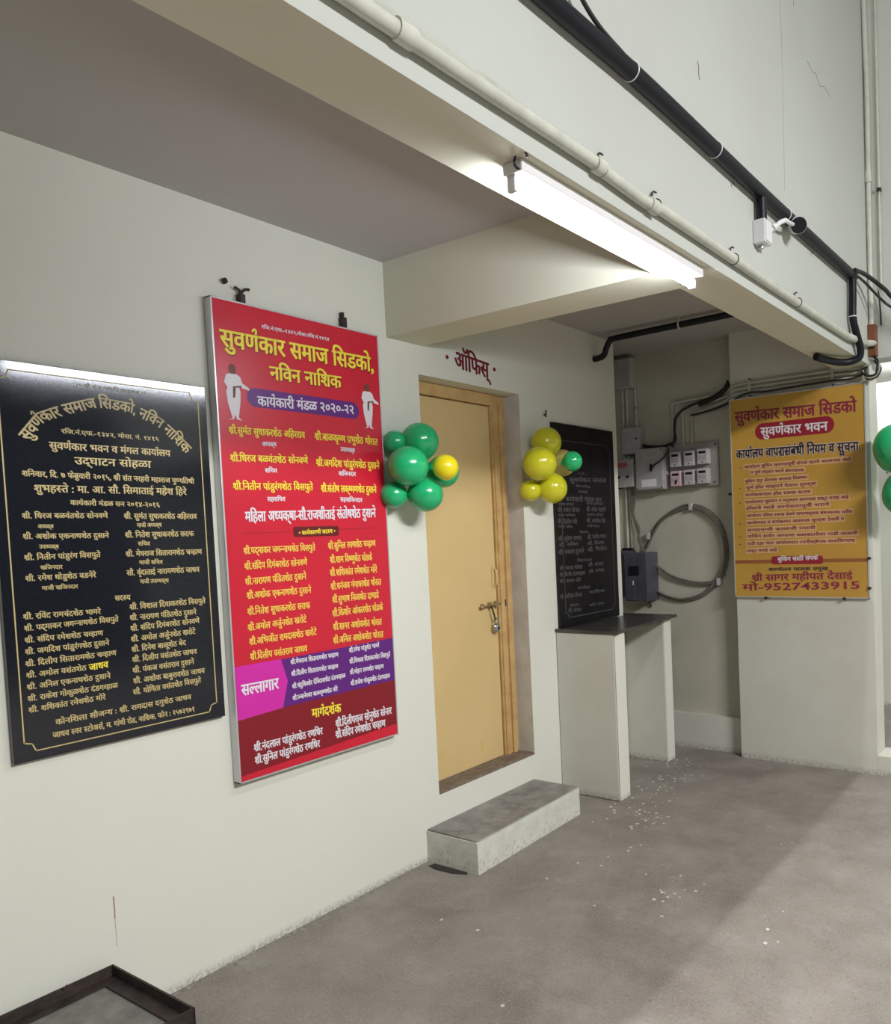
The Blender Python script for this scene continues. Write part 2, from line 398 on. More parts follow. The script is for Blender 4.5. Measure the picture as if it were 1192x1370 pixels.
POSTER_TEXT=[
('रजि.नं.एफ.-१३४२,मोसा.रजि.नं.१४१४', 1.774, 2.306, 2.0705, 2.314, 0.0115, 'white'),
('सुवर्णकार समाज सिडको,', 1.6096, 2.2591, 2.2881, 2.2698, 0.0575, 'yellow'),
('नविन नाशिक', 1.7965, 2.1583, 2.1147, 2.166, 0.0465, 'yellow'),
('कार्यकारी मंडळ २०२०-२२', 1.7394, 2.0409, 2.1736, 2.055, 0.0334, 'white'),
('श्री.सुमंत सुधाकरशेठ अहिरराव', 1.6206, 1.9195, 1.9314, 1.9266, 0.0235, 'yellow'),
('श्री.धिरज बळवंतशेठ सोनवणे', 1.6198, 1.8208, 1.9383, 1.8288, 0.0236, 'yellow'),
('श्री.नितीन पांडुरंगशेठ विसपुते', 1.6234, 1.7204, 1.9545, 1.7259, 0.0237, 'yellow'),
('श्री.बाळकृष्ण प्रभुशेठ थोरात', 1.9753, 1.9275, 2.289, 1.9277, 0.026, 'yellow'),
('श्री.जगदिश पांडुरंगशेठ दुसाने', 1.9753, 1.8242, 2.2915, 1.8271, 0.026, 'yellow'),
('श्री.संतोष लक्ष्मणशेठ दुसाने', 1.9907, 1.7229, 2.2677, 1.7244, 0.026, 'yellow'),
('अध्यक्ष', 1.7477, 1.8753, 1.8059, 1.8769, 0.0153, 'white'),
('सचिव', 1.7534, 1.7781, 1.8026, 1.779, 0.0153, 'white'),
('सहसचिव', 1.7556, 1.672, 1.8302, 1.6732, 0.0154, 'white'),
('उपाध्यक्ष', 2.0958, 1.8803, 2.1664, 1.8791, 0.0169, 'white'),
('खजिनदार', 2.0798, 1.7813, 2.1649, 1.7816, 0.0168, 'white'),
('सहखजिनदार', 2.0808, 1.6758, 2.1911, 1.674, 0.0169, 'white'),
('महिला अध्यक्षा-सौ.राजश्रीताई संतोषशेठ दुसाने', 1.6632, 1.6168, 2.257, 1.6299, 0.035, 'white'),
('• कार्यकारणी सदस्य •', 1.8798, 1.5433, 2.0483, 1.5472, 0.0147, 'yellow'),
('श्री.पद्माकर जगन्नाथशेठ विसपुते', 1.6485, 1.4878, 1.9491, 1.4884, 0.0224, 'orange'),
('श्री.संदिप दिगंबरशेठ सोनवणे', 1.6483, 1.4317, 1.9086, 1.4329, 0.0223, 'orange'),
('श्री.नारायण पंडितशेठ दुसाने', 1.6476, 1.3759, 1.9014, 1.3789, 0.0223, 'orange'),
('श्री.अशोक एकनाथशेठ दुसाने', 1.6501, 1.3256, 1.9196, 1.3238, 0.0224, 'orange'),
('श्री.नितेश सुधाकरशेठ सराफ', 1.6491, 1.2666, 1.9113, 1.2643, 0.0224, 'orange'),
('श्री.अमोल अर्जुनशेठ खरोटे', 1.6468, 1.2093, 1.891, 1.2118, 0.0223, 'orange'),
('श्री.अभिजीत रामदासशेठ खरोटे', 1.6495, 1.1572, 1.9338, 1.1573, 0.0225, 'orange'),
('श्री.दिलीप वसंतराव जाधव', 1.6489, 1.1028, 1.887, 1.0991, 0.0224, 'orange'),
('श्री.सुनिल रमणशेठ चव्हाण', 2.0091, 1.4928, 2.248, 1.4956, 0.0246, 'orange'),
('श्री.शाम विष्णुशेठ घोडके', 2.0139, 1.4372, 2.2262, 1.4368, 0.0246, 'orange'),
('श्री.शशिकांत रमेशशेठ मोरे', 2.0105, 1.385, 2.249, 1.384, 0.0246, 'orange'),
('श्री.धनंजय गंगाधरशेठ थोरात', 2.0107, 1.3295, 2.2672, 1.33, 0.0247, 'orange'),
('श्री.सुभाष निळाशेठ दाभाडे', 2.015, 1.2765, 2.2506, 1.2752, 0.0247, 'orange'),
('श्री.किशोर ओंकारशेठ घोडके', 2.0114, 1.2212, 2.2693, 1.2211, 0.0247, 'orange'),
('श्री.सागर अशोकशेठ थोरात', 2.0117, 1.1668, 2.259, 1.1594, 0.0247, 'orange'),
('श्री.अनिल अशोकशेठ थोरात', 2.0081, 1.113, 2.2639, 1.1047, 0.0247, 'orange'),
('सल्लागार', 1.6085, 0.9957, 1.7556, 0.9944, 0.0382, 'white'),
('श्री.मेघराज सितारामशेठ चव्हाण', 1.8119, 1.0532, 2.0298, 1.0492, 0.0161, 'white'),
('श्री.दिलीप सितारामशेठ चव्हाण', 1.8122, 1.0084, 2.0256, 1.0024, 0.0161, 'white'),
('श्री.चंदुकिशोर देविदासशेठ दंडगव्हाळ', 1.8128, 0.9595, 2.0585, 0.9587, 0.0161, 'white'),
('श्री.ज्ञानेश्वर बाळकृष्णशेठ मोरे', 1.8118, 0.9148, 2.0171, 0.9114, 0.0161, 'white'),
('श्री.रमेश पांडुशेठ भामरे', 2.0832, 1.0572, 2.2393, 1.0575, 0.0171, 'white'),
('श्री.विशाल दिवाकरशेठ विसपुते', 2.0817, 1.0121, 2.2962, 1.0078, 0.0173, 'white'),
('श्री.मोहन रमणशेठ चव्हाण', 2.081, 0.9671, 2.2569, 0.9635, 0.0172, 'white'),
('श्री.राजेश गोकुळशेठ दंडगव्हाळ', 2.0821, 0.9214, 2.2889, 0.917, 0.0173, 'white'),
('मार्गदर्शक', 1.8918, 0.8457, 2.0275, 0.839, 0.0326, 'yellow'),
('श्री.नंदलाल पांडुरंगशेठ रणधिर', 1.6425, 0.7706, 1.9354, 0.7642, 0.0254, 'white'),
('श्री.सुनिल पांडुरंगशेठ रणधिर', 1.643, 0.7244, 1.9196, 0.7179, 0.0254, 'white'),
('श्री.दिलीपराज सोनुशेठ सोनार', 1.9975, 0.7786, 2.2874, 0.7698, 0.028, 'white'),
('श्री.संदिप रमेशशेठ चव्हाण', 1.9945, 0.7343, 2.2495, 0.7237, 0.0278, 'white'),
]
SIGN_TEXT=[
('सुवर्णकार समाज सिडको', 0.7015, 2.2106, 1.4591, 2.1939, 0.0625, 'maroon'),
('सुवर्णकार भवन', 0.8718, 2.0957, 1.2884, 2.09, 0.0493, 'white'),
('कार्यालय वापरासंबंधी नियम व सुचना', 0.704, 1.9712, 1.4659, 1.9567, 0.0516, 'ink'),
('कार्यालय बुकिंग करण्यापूर्वी संपर्क करणे आवश्यक आहे', 0.7571, 1.8713, 1.4224, 1.8674, 0.0162, 'maroon'),
('व पूर्ण रक्कम भरणे बंधनकारक', 0.7981, 1.8344, 1.1424, 1.8256, 0.0164, 'maroon'),
('बुकिंग रद्द केल्यास अनामत मिळणार', 0.7601, 1.7808, 1.16, 1.7811, 0.0165, 'maroon'),
('पूर्ण हॉल भाड्याने घेताना सुरक्षा', 0.7649, 1.7409, 1.214, 1.7398, 0.0164, 'maroon'),
('कार्यक्रमानंतर हॉल स्वच्छ करावा', 0.7573, 1.6962, 1.1797, 1.6935, 0.0165, 'maroon'),
('कार्यालयात धुम्रपान व मद्यपान करण्यास सक्त मनाई आहे', 0.7558, 1.651, 1.4045, 1.6484, 0.0163, 'maroon'),
('हॉलचे भाडे कार्यक्रमापूर्वी भरावे', 0.7606, 1.6111, 1.2888, 1.6123, 0.0164, 'maroon'),
('कार्यालय परिसर स्वच्छ ठेवणे वापरणाऱ्यास बंधनकारक राहील', 0.7652, 1.5655, 1.4234, 1.5633, 0.0163, 'maroon'),
('कार्यालयात व कार्यक्रमात आवश्यक सुरक्षा ठेवावी व', 0.7637, 1.5202, 1.373, 1.5233, 0.0164, 'maroon'),
('सामानाची काळजी घ्यावी', 0.7622, 1.4749, 1.2014, 1.4764, 0.0165, 'maroon'),
('पार्किंग समोर आपल्या जबाबदारीवर गाडी लावावी', 0.7609, 1.4351, 1.4515, 1.436, 0.0163, 'maroon'),
('रात्री दहा नंतर कार्यालयात ध्वनीक्षेपक वाजविण्यास', 0.7594, 1.3897, 1.4349, 1.3944, 0.0163, 'maroon'),
('सक्त मनाई आहे', 0.7579, 1.3442, 0.9567, 1.3482, 0.0168, 'maroon'),
('•', 0.7229, 1.8694, 0.7351, 1.8684, 0.0187, 'maroon'),
('•', 0.7186, 1.7393, 0.7308, 1.7385, 0.0188, 'maroon'),
('•', 0.7155, 1.6485, 0.7277, 1.6479, 0.0188, 'maroon'),
('•', 0.7111, 1.5177, 0.7234, 1.5172, 0.0189, 'maroon'),
('•', 0.7083, 1.4321, 0.7205, 1.4318, 0.019, 'maroon'),
('•', 0.7067, 1.3864, 0.719, 1.3861, 0.019, 'maroon'),
('बुकिंग साठी संपर्क', 0.9585, 1.2924, 1.2109, 1.2986, 0.0228, 'white'),
('कार्यालय मालक प्रमुख', 0.8979, 1.2269, 1.2713, 1.232, 0.0183, 'ink'),
('श्री सागर महीपत देसाई', 0.783, 1.1833, 1.4145, 1.1981, 0.0365, 'maroon'),
('मो-9527433915', 0.7201, 1.1237, 1.4601, 1.142, 0.0388, 'maroon'),
]
PLAQUE_TWO_TEXT=[
('।। श्री ।।', 3.8073, 1.8506, 3.9085, 1.8495, 0.0112, 'grey'),
('सुवर्णकार समाज', 3.7194, 1.8163, 4.111, 1.825, 0.0249, 'grey'),
('नविन नाशिक', 3.775, 1.7761, 3.9314, 1.7741, 0.0135, 'grey'),
('कार्यकारी', 3.8033, 1.7437, 3.9008, 1.7416, 0.0135, 'grey'),
('कार्यकारी मंडळ सन', 3.6731, 1.7033, 4.0523, 1.7037, 0.0247, 'grey'),
('अध्यक्ष उपाध्यक्ष', 3.594, 1.6671, 3.7495, 1.6685, 0.013, 'grey'),
('सचिव खजिनदार', 3.8829, 1.6738, 4.07, 1.6734, 0.0138, 'grey'),
('श्री. वसंत सोनार', 3.5886, 1.6391, 3.8103, 1.6378, 0.0218, 'grey'),
('श्री. रमेश शहाणे', 3.8807, 1.6433, 4.0937, 1.6408, 0.023, 'grey'),
('सह सचिव', 3.5946, 1.6051, 3.7626, 1.6025, 0.013, 'grey'),
('सदस्य सचिव', 3.8818, 1.6063, 4.065, 1.6037, 0.0138, 'grey'),
('श्री. दिलीप मोरे', 3.5839, 1.5722, 3.7782, 1.5683, 0.0218, 'grey'),
('श्री. अशोक बेद', 3.8795, 1.5747, 4.0886, 1.5707, 0.023, 'grey'),
('माजी सचिव', 3.59, 1.5391, 3.7311, 1.5348, 0.013, 'grey'),
('माजी सदस्य', 3.8863, 1.5387, 4.0204, 1.5345, 0.0137, 'grey'),
('सदस्य', 3.8008, 1.5046, 3.8929, 1.5005, 0.0135, 'grey'),
('श्री. सुरेश जाधव', 3.5852, 1.4721, 3.8167, 1.4729, 0.0219, 'grey'),
('श्री. राजेश पवार', 3.8817, 1.4743, 4.0858, 1.4765, 0.023, 'grey'),
('श्री. अनिल', 3.5893, 1.4349, 3.7777, 1.4355, 0.0174, 'grey'),
('श्री. विजय', 3.8788, 1.4342, 4.0627, 1.4345, 0.0184, 'grey'),
('श्री. प्रकाश दुसाने', 3.5798, 1.3952, 3.8387, 1.3945, 0.0219, 'grey'),
('श्री. नितीन', 3.8762, 1.3972, 4.0902, 1.3974, 0.0207, 'grey'),
('विश्वस्त', 3.7615, 1.3344, 3.9187, 1.3315, 0.0135, 'grey'),
('श्री. पंकज थोरात', 3.5849, 1.3015, 3.8134, 1.2981, 0.0197, 'grey'),
('श्री. संजय', 3.8789, 1.3049, 4.0433, 1.3032, 0.0184, 'grey'),
('श्री. विनोद दंडगव्हाळ', 3.5823, 1.2645, 3.8384, 1.2598, 0.0197, 'grey'),
('श्री. गणेश', 3.8796, 1.2624, 4.0503, 1.2623, 0.0161, 'grey'),
('श्री. अजय मोरे', 3.5796, 1.2265, 3.7895, 1.2191, 0.0175, 'grey'),
('कोनशिला', 3.7589, 1.1714, 3.8879, 1.1671, 0.0134, 'grey'),
('श्री. सतिश सोनार', 3.5784, 1.138, 3.8015, 1.1311, 0.0197, 'grey'),
('नाशिक', 3.8762, 1.1351, 4.0511, 1.134, 0.0161, 'grey'),
('सौजन्य', 3.6721, 1.0761, 3.7608, 1.0722, 0.0132, 'grey'),
('श्री. सोनार', 3.6527, 1.0494, 3.7861, 1.0434, 0.0176, 'grey'),
('फोन नंबर', 3.8705, 1.0558, 4.0354, 1.0554, 0.0138, 'grey'),
]
ARC=[(0.993, 1.8409), (1.0417, 1.9082), (1.1093, 1.9399), (1.1947, 1.9704), (1.2246, 1.974), (1.3079, 1.9674), (1.3392, 1.9542), (1.399, 1.9287), (1.4455, 1.8882), (1.4953, 1.8364)]
# ---------------------------------------------------------------- setting
ZB = 2.385          # underside of the beams
struct('floor', MB().box(-1, 9, -4, 9, -.2, 0), FLOOR, 'worn grey brown cement floor')
wl = MB().box(-.25, 0, -4, 2.585, 0, 2.8).box(-.25, 0, 3.31, 4.29, 0, 2.8).box(-.25, 0, 2.585, 3.31, 2.252, 2.8).box(-.25, 0, 2.585, 3.31, 0, .29)
lw = struct('wall_left', wl, PAINT, 'pale green painted wall with the door and boards')
REDM = mat('red brown drip', (.45, .28, .25), .8)
MB().tube([(.0, 1.166, .402), (.0, 1.167, .36), (.0, 1.166, .33)], .0022, 6).build('paint_drip', REDM, lw)
MB().tube([(.0, 1.166, .33), (.0, 1.167, .27), (.0, 1.166, .24)], .0008, 6).build('paint_drip', REDM, lw)
struct('wall_recess', MB().box(-.60, -.33, 4.29, 4.7, 0, 2.8).box(-.33, -.25, 4.29, 4.31, 0, 2.8), PAINT, 'short return behind the end of the door wall')
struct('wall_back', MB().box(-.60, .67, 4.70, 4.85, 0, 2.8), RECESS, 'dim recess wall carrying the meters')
lg = MB().box(-.33, .67, 4.665, 4.70, 0, .235)
struct('baseboard_back', lg, DULL, 'low plinth ledge at the foot of the recess wall')
struct('trim_1', MB().box(0, 1.345, 2.405, 2.615, ZB, 2.72), BEAM, 'cross beam over the office door')
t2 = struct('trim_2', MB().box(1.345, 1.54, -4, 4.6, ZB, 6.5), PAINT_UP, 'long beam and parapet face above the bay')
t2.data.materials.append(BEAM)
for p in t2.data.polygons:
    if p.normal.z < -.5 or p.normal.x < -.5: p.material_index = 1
CRACK = mat('plaster crack grey', (.17, .17, .15), .9)  # dark grey for the cracks and joints in the plaster
for pts, r_ in (([(3.231, 3.70), (3.243, 3.50), (3.236, 3.2), (3.231, 2.90)], .0009), ([(4.244, 2.74), (4.246, 2.40)], .0013), ([(2.412, 3.04), (2.42, 3.02), (2.416, 3.005), (2.424, 2.985)], .0022),
                ([(3.58, 3.60), (3.66, 3.585), (3.70, 3.60), (3.76, 3.57), (3.84, 3.60), (3.93, 3.59)], .0012), ([(3.40, 3.9), (3.41, 3.75)], .0015)):
    MB().tube([(1.5398, y, z) for y, z in pts], r_, 6, 3).build('plaster_crack', CRACK, t2)
struct('trim_3', MB().box(.67, 1.53, 4.60, 4.78, 0, 2.72), DULL, 'pillar face behind the ochre sign')
struct('ceiling', MB().box(-.6, 1.345, -4, 4.85, 2.71, 2.85), CEIL, 'grey white slab over the bay')
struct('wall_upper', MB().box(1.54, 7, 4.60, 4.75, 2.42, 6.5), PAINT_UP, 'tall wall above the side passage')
struct('trim_4', MB().box(1.531, 7, 4.602, 4.80, 0, .115), DULL, 'low kerb across the side passage')
struct('wall_passage', MB().box(-.6, 7, 6.4, 6.5, 0, 3.2).box(-.6, -.5, 4.85, 6.4, 0, 3.2).box(6.9, 7, 4.8, 6.4, 0, 3.2), PAINT, 'pale green wall at the back of the side passage')
struct('trim_5', MB().box(-.6, 7, 4.86, 6.5, 2.9, 3.0), CEIL, 'slab over the side passage')

# ---------------------------------------------------------------- door
d = thing('door_1', (0, 2.95, .29), 'ochre painted wooden office door in the left wall', 'door'); del d['category']; d['kind'] = 'structure'
MB().box(-.16, -.12, 2.60, 3.192, .297, 2.186, .002).build('door_leaf', DOORP, d)
fr = MB().box(-.165, -.108, 3.196, 3.31, .29, 2.252, .003).box(-.165, -.100, 2.585, 3.196, 2.19, 2.252, .003).box(-.165, -.105, 2.5851, 2.60, .29, 2.19)
fr.box(-.118, -.098, 3.205, 3.235, .29, 2.18, .004).box(-.118, -.094, 3.255, 3.285, .29, 2.2, .004)
fr.build('door_frame', FRAMEP, d)
MB().box(-.107, -.0005, 3.3095, 3.3125, .30, 2.25).build('plaster_reveal', REVEAL, d)
MB().box(-.20, .003, 2.586, 3.309, .284, .297, .002).build('door_sill', SILL, d)
MB().box(-.25, -.19, 2.5, 3.4, .2, 2.3).build('backing_board', SILL, d)
hd = MB().box(-.119, -.114, 3.158, 3.188, 1.215, 1.33, .002)
hd.tube([(-.114, 3.173, 1.228), (-.098, 3.173, 1.236), (-.095, 3.173, 1.27), (-.098, 3.173, 1.308), (-.114, 3.173, 1.316)], .005, 8)
hd.build('door_handle', DOORP, d, True)
bt = MB().cyl((-.104, 3.05, 1.122), (-.104, 3.245, 1.13), .006, n=10)
bt.box(-.12, -.110, 3.060, 3.078, 1.108, 1.138, .002).box(-.12, -.098, 3.115, 3.130, 1.108, 1.142, .003).box(-.12, -.098, 3.165, 3.180, 1.110, 1.144, .003)
bt.sphere((-.102, 3.052, 1.122), .010, u=10, v=8)
bt.build('sliding_bolt', BRASS, d, True)
hs = MB().box(-.108, -.104, 3.226, 3.250, 1.116, 1.146, .003); hs.cyl((-.104, 3.24, 1.146), (-.104, 3.24, 1.11), .007, n=8)
hs.build('bolt_keeper', RUST, d)
MB().tube([(-.094, 3.118, 1.125), (-.09, 3.122, 1.10), (-.088, 3.132, 1.07), (-.09, 3.139, 1.045)], .0045, 8).build('hasp', RUST, d, True)
pk = thing('padlock', (-.09, 3.15, 1.0), 'small silver padlock hanging from the door bolt', 'padlock')
MB().torus((-.09, 3.150, 1.040), .013, .0042, 'X', 20, 8, 0, 180).tube([(-.09, 3.137, 1.041), (-.09, 3.137, 1.022)], .0042, 8, 0).tube([(-.09, 3.163, 1.041), (-.09, 3.163, 1.022)], .0042, 8, 0).build('shackle', METAL, pk, True)
MB().sphere((-.09, 3.150, 1.003), .026, (.45, 1, .95), 20, 14).build('lock_body', CHROME, pk, True)
MB().cyl((-.0785, 3.150, 1.0), (-.0765, 3.150, 1.0), .007, n=12).build('keyhole', BLACKP, pk)

# painted office lettering over the door
of = thing('wall_sign_lettering', (0.0005, 2.95, 2.33), 'maroon hand-painted office lettering on the wall above the door', 'lettering')
V, F = text_mesh('ऑफिस्', lambda s, y: (.0012, 2.825+s, 2.398-.02*s/.25+y), .245, .075)
k = len(V); V = V+[(x+.0002, y+.005, z) for x, y, z in V]; F = F+[tuple(i+k for i in f) for f in F]
raw('letters', V, F, PRINT['paintred'], of)
for y, z in ((2.777, 2.362), (3.118, 2.355)):
    MB().cyl((-.001, y, z), (.0015, y, z), .010, n=12).build('dot', PRINT['paintred'], of)

# ---------------------------------------------------------------- doorstep
st = thing('doorstep', (.15, 2.9, 0), 'low painted cement step with worn grey top below the office door', 'step')
bm_ = MB(); pts = [(0, 2.492), (.318, 2.488), (.300, 3.298), (0, 3.298)]
bm_.prism([(x, y, 0) for x, y in pts], (0, 0, .142)); bm_.build('step_body', STEPP, st)
MB().prism([(x*.975, y, .142) for x, y in [(0.003, 2.497), (.314, 2.494), (.298, 3.293), (0.003, 3.293)]], (0, 0, .008)).build('step_top', STEPM, st)

# ---------------------------------------------------------------- masonry counter
ct = thing('masonry_counter', (.18, 3.9, 0), 'masonry counter of two plastered piers under a thin dark stone slab', 'counter')
b = MB(); b.prism([(.0, 3.548, 0), (.395, 3.548, 0), (.395, 3.66, 0), (.0, 3.66, 0)], (0, 0, .932)); bmesh.ops.bevel(b.bm, geom=b.bm.edges[:], offset=.006, segments=2, affect='EDGES')
b.build('pier', DULL, ct)
MB().box(.3955, .397, 3.552, 3.656, .004, .928).build('pier_lit_face', PAINT, ct)  # lit sides of both piers painted on as lighter sheets
b = MB(); b.box(-.24, .290, 4.30, 4.40, 0, .920, .006); b.build('pier', DULL, ct)
MB().box(.2905, .292, 4.305, 4.395, .004, .916).build('pier_lit_face', PAINT, ct)
MB().prism([(.0, 3.542, .932), (.43, 3.542, .932), (.415, 3.58, .932), (.33, 4.415, .926), (-.30, 4.415, .926), (-.30, 4.295, .926), (0, 4.295, .926)], (0, 0, .016)).build('stone_slab', SLAB, ct)

# ---------------------------------------------------------------- black inauguration plaque
pq = thing('granite_plaque', (0, 1.25, .905), 'large polished black granite plaque with gold writing at the left edge of the photo', 'plaque')
MB().box(.0005, .022, .925, 1.556, .895, 2.052, .002).build('slab', GRAN, pq)
FX = .0228
for r in PLAQUE_TEXT: text_obj(*r, 0, FX, pq)
P = [Vector((0, a, b)) for a, b in ARC]; seg = [(P[i+1]-P[i]).length for i in range(len(P)-1)]; TL = sum(seg)
def on_arc(s, y):
    s = min(max(s, 0), TL-1e-5); i = 0
    while s > seg[i]: s -= seg[i]; i += 1
    t = s/seg[i]; p = P[i].lerp(P[i+1], t)
    def nrm(k):
        k0 = max(k-1, 0); k1 = min(k+1, len(P)-1); q = (P[k1]-P[k0]).normalized(); return Vector((0, -q.z, q.y))
    nn = nrm(i).lerp(nrm(i+1), t).normalized()
    return (FX, p.y+nn.y*y, p.z+nn.z*y)
V, F = text_mesh('सुवर्णकार समाज सिडको, नविन नाशिक', on_arc, TL, .030); k = len(V); V = V+[(x+.0002, y+.0014, z) for x, y, z in V]; F = F+[tuple(i+k for i in f) for f in F]; raw('lettering', V, F, PRINT['gold'], pq)
def border(u0, u1, z0, z1, notch, wd, face, m_, parent, top=True):
    path = [(u0, z1), (u0, z0+notch), (u0+notch*.7, z0+notch*.8), (u0+notch, z0), (u1-notch, z0), (u1-notch*.7, z0+notch*.8), (u1, z0+notch), (u1, z1)]
    if top:
        path = [(u0+notch, z1), (u0+notch*.7, z1-notch*.8), (u0, z1-notch)]+path[1:-1]+[(u1, z1-notch), (u1-notch*.7, z1-notch*.8), (u1-notch, z1), (u0+notch, z1)]
    mb = MB()
    for a, b2 in zip(path, path[1:]):
        dx, dz = b2[0]-a[0], b2[1]-a[1]; l = math.hypot(dx, dz)
        if l < 1e-5: continue
        nx, nz = -dz/l*wd/2, dx/l*wd/2; ex, ez = dx/l*wd*.4, dz/l*wd*.4
        mb.prism([(face-.0004, a[0]+nx-ex, a[1]+nz-ez), (face-.0004, b2[0]+nx+ex, b2[1]+nz+ez), (face-.0004, b2[0]-nx+ex, b2[1]-nz+ez), (face-.0004, a[0]-nx-ex, a[1]-nz-ez)], (.0006, 0, 0))
    return mb.build('border_line', m_, parent)
border(.952, 1.527, .922, 2.025, .028, .0035, FX, PRINT['gold'], pq)

# ---------------------------------------------------------------- second plaque by the counter
p2 = thing('stone_plaque', (0, 3.88, .96), 'tall dull black stone plaque with faded grey writing above the counter', 'plaque')
MB().box(.0005, .02, 3.575, 4.215, .950, 2.128, .002).build('slab', GRAN2, p2)
for r in PLAQUE_TWO_TEXT: text_obj(*r, 0, .0208, p2)
border(3.63, 4.165, 1.0, 2.03, .03, .004, .0208, PRINT['grey'], p2)

# ---------------------------------------------------------------- red committee poster
ps = thing('framed_poster', (0, 1.95, .65), 'tall framed red poster with yellow and white writing', 'poster')
Z0, Z1, Y0, Y1 = .642, 2.372, 1.583, 2.322
MB().box(.006, .040, Y0+.006, Y1-.006, Z0+.006, Z1-.006).build('panel', FLEX, ps)
ed = MB()
for a in ((Y0, Y1, Z1-.006, Z1), (Y0, Y1, Z0, Z0+.006), (Y0, Y0+.006, Z0, Z1), (Y1-.006, Y1, Z0, Z1)): ed.box(.002, .0415, *a, .001)
ed.build('frame', ALU, ps)
F0 = .0407
yv = lambda t: Y0+.007+(Y1-Y0-.014)*t
flat('printed_band', [(Y0+.007, .650), (Y1-.007, .650), (Y1-.007, .886), (1.771, .880), (Y0+.007, .870)], 0, F0, PRINT['darkred'], ps)
flat('printed_band', [(Y0+.007, .649), (Y1-.007, .649), (Y1-.007, .692), (Y0+.007, .668)], 0, F0+.0005, FLEX, ps)
flat('printed_band', [(1.765, .880), (Y1-.007, .885), (Y1-.007, 1.069), (1.765, 1.062)], 0, F0+.0003, PRINT['purple'], ps)
flat('printed_band', [(Y0+.007, .870), (1.771, .880), (1.797, .978), (1.773, 1.064), (Y0+.007, 1.064)], 0, F0+.0006, PRINT['magenta'], ps)
flat('title_pill', rrect(1.700, 2.001, 2.200, 2.070, .034), 0, F0+.0003, PRINT['purple'], ps)
flat('heading_badge', rrect(1.858, 1.521, 2.066, 1.560, .008), 0, F0+.0006, PRINT['darkmaroon'], ps)
flat('rule_line', [(1.652, 1.539), (1.86, 1.540), (1.86, 1.542), (1.652, 1.541)], 0, F0+.0003, PRINT['line'], ps)
flat('rule_line', [(2.06, 1.545), (2.27, 1.549), (2.27, 1.551), (2.06, 1.547)], 0, F0+.0003, PRINT['line'], ps)
def figure(cy, z0, hgt, flip=1):
    s = hgt; pt = lambda L: [(cy+flip*a*s, z0+b*s) for a, b in L]
    flat('printed_figure', pt([(-.05, .03), (-.13, .0), (-.02, .02), (0, .1), (.03, .02), (.13, .0), (.07, .06), (.12, .35), (.13, .52), (.10, .60), (-.10, .60), (-.14, .5), (-.12, .3)]), 0, F0+.0003, PRINT['white'], ps)
    flat('printed_figure', pt([(-.12, .58), (-.17, .66), (-.13, .80), (-.05, .83), (.06, .83), (.14, .78), (.17, .68), (.30, .60), (.30, .56), (.12, .60), (.10, .55), (-.08, .55)]), 0, F0+.0005, PRINT['white'], ps)
    flat('printed_head', pt([(-.05, .82), (-.07, .90), (-.05, .97), (0, 1.0), (.05, .97), (.07, .90), (.05, .82)]), 0, F0+.0007, PRINT['skin'], ps)
    flat('printed_sash', pt([(-.02, .40), (.02, .40), (.04, .58), (.16, .60), (.15, .63), (-.01, .60)]), 0, F0+.0009, PRINT['skin'], ps)
figure(1.650, 1.945, .20); figure(2.249, 1.968, .19)
for r in POSTER_TEXT:
    if r[0].startswith('सुवर्णकार') or r[0].startswith('नविन'):
        t, a, b_, c, d_, h, col = r
        text_obj(t, a+.0025, b_-.003, c+.0025, d_-.003, h, 'darkmaroon', 0, F0+.0010, ps)
    text_obj(*r, 0, F0+.0014, ps)
for y, z in ((1.715, 2.40), (2.163, 2.41)):
    hk = thing('wall_hook', (0, y, z), 'black iron hook holding the top %s corner of the red poster' % ('left' if y < 2 else 'right'), 'hook')
    MB().box(.001, .030, y-.010, y+.010, z-.034, z+.008, .002).build('bracket', RUST, hk)
    if y < 2:
        MB().tube([(.012, y, z+.006), (.016, y-.004, z+.022), (.016, y-.022, z+.030)], .005, 8).tube([(.012, y, z+.006), (.02, y+.012, z+.026), (.02, y+.032, z+.032)], .0055, 8).build('prong', RUST, hk, True)
    else: MB().box(.001, .02, y-.006, y+.006, z+.006, z+.030, .002).build('prong', RUST, hk)
nl = MB().cyl((0, 1.662, 2.441), (.012, 1.662, 2.441), .006, n=10).cyl((.012, 1.662, 2.441), (.018, 1.654, 2.447), .009, n=10).build('nail', RUST, None, origin=(0, 1.662, 2.441))
tag(nl, 'lone rusty nail in the wall above the top left corner of the red poster', 'nail')
nl = MB().cyl((0, 3.528, 2.165), (.014, 3.528, 2.165), .005, n=10).tube([(.012, 3.528, 2.15), (.014, 3.528, 2.19)], .004, 8, 0).build('nail', RUST, None, origin=(0, 3.528, 2.165))
tag(nl, 'rusty nail in the wall above the yellow balloons', 'nail')

# ---------------------------------------------------------------- ochre rules sign
sg = thing('rules_signboard', (1.09, 4.6, 1.05), 'ochre yellow signboard with maroon writing on the pillar', 'sign')
MB().box(.672, 1.508, 4.580, 4.5995, 1.048, 2.290, .001).build('panel', YFLEX, sg)
e2 = MB()
for a in ((.668, 1.512, 2.287, 2.294), (.668, 1.512, 1.044, 1.051), (.668, .674, 1.044, 2.294), (1.504, 1.512, 1.044, 2.294)): e2.box(a[0], a[1], 4.577, 4.5995, a[2], a[3], .001)
e2.build('frame', ALU, sg)
FY = 4.5795
flat('title_pill', rrect(.835, 2.024, 1.330, 2.124, .05), 1, FY, PRINT['signred'], sg)
flat('printed_strip', [(.675, 1.256), (1.503, 1.260), (1.503, 1.281), (.675, 1.279)], 1, FY, PRINT['brown'], sg)
flat('heading_badge', rrect(.918, 1.250, 1.242, 1.300, .015), 1, FY-.0006, PRINT['signred'], sg)
n = 0
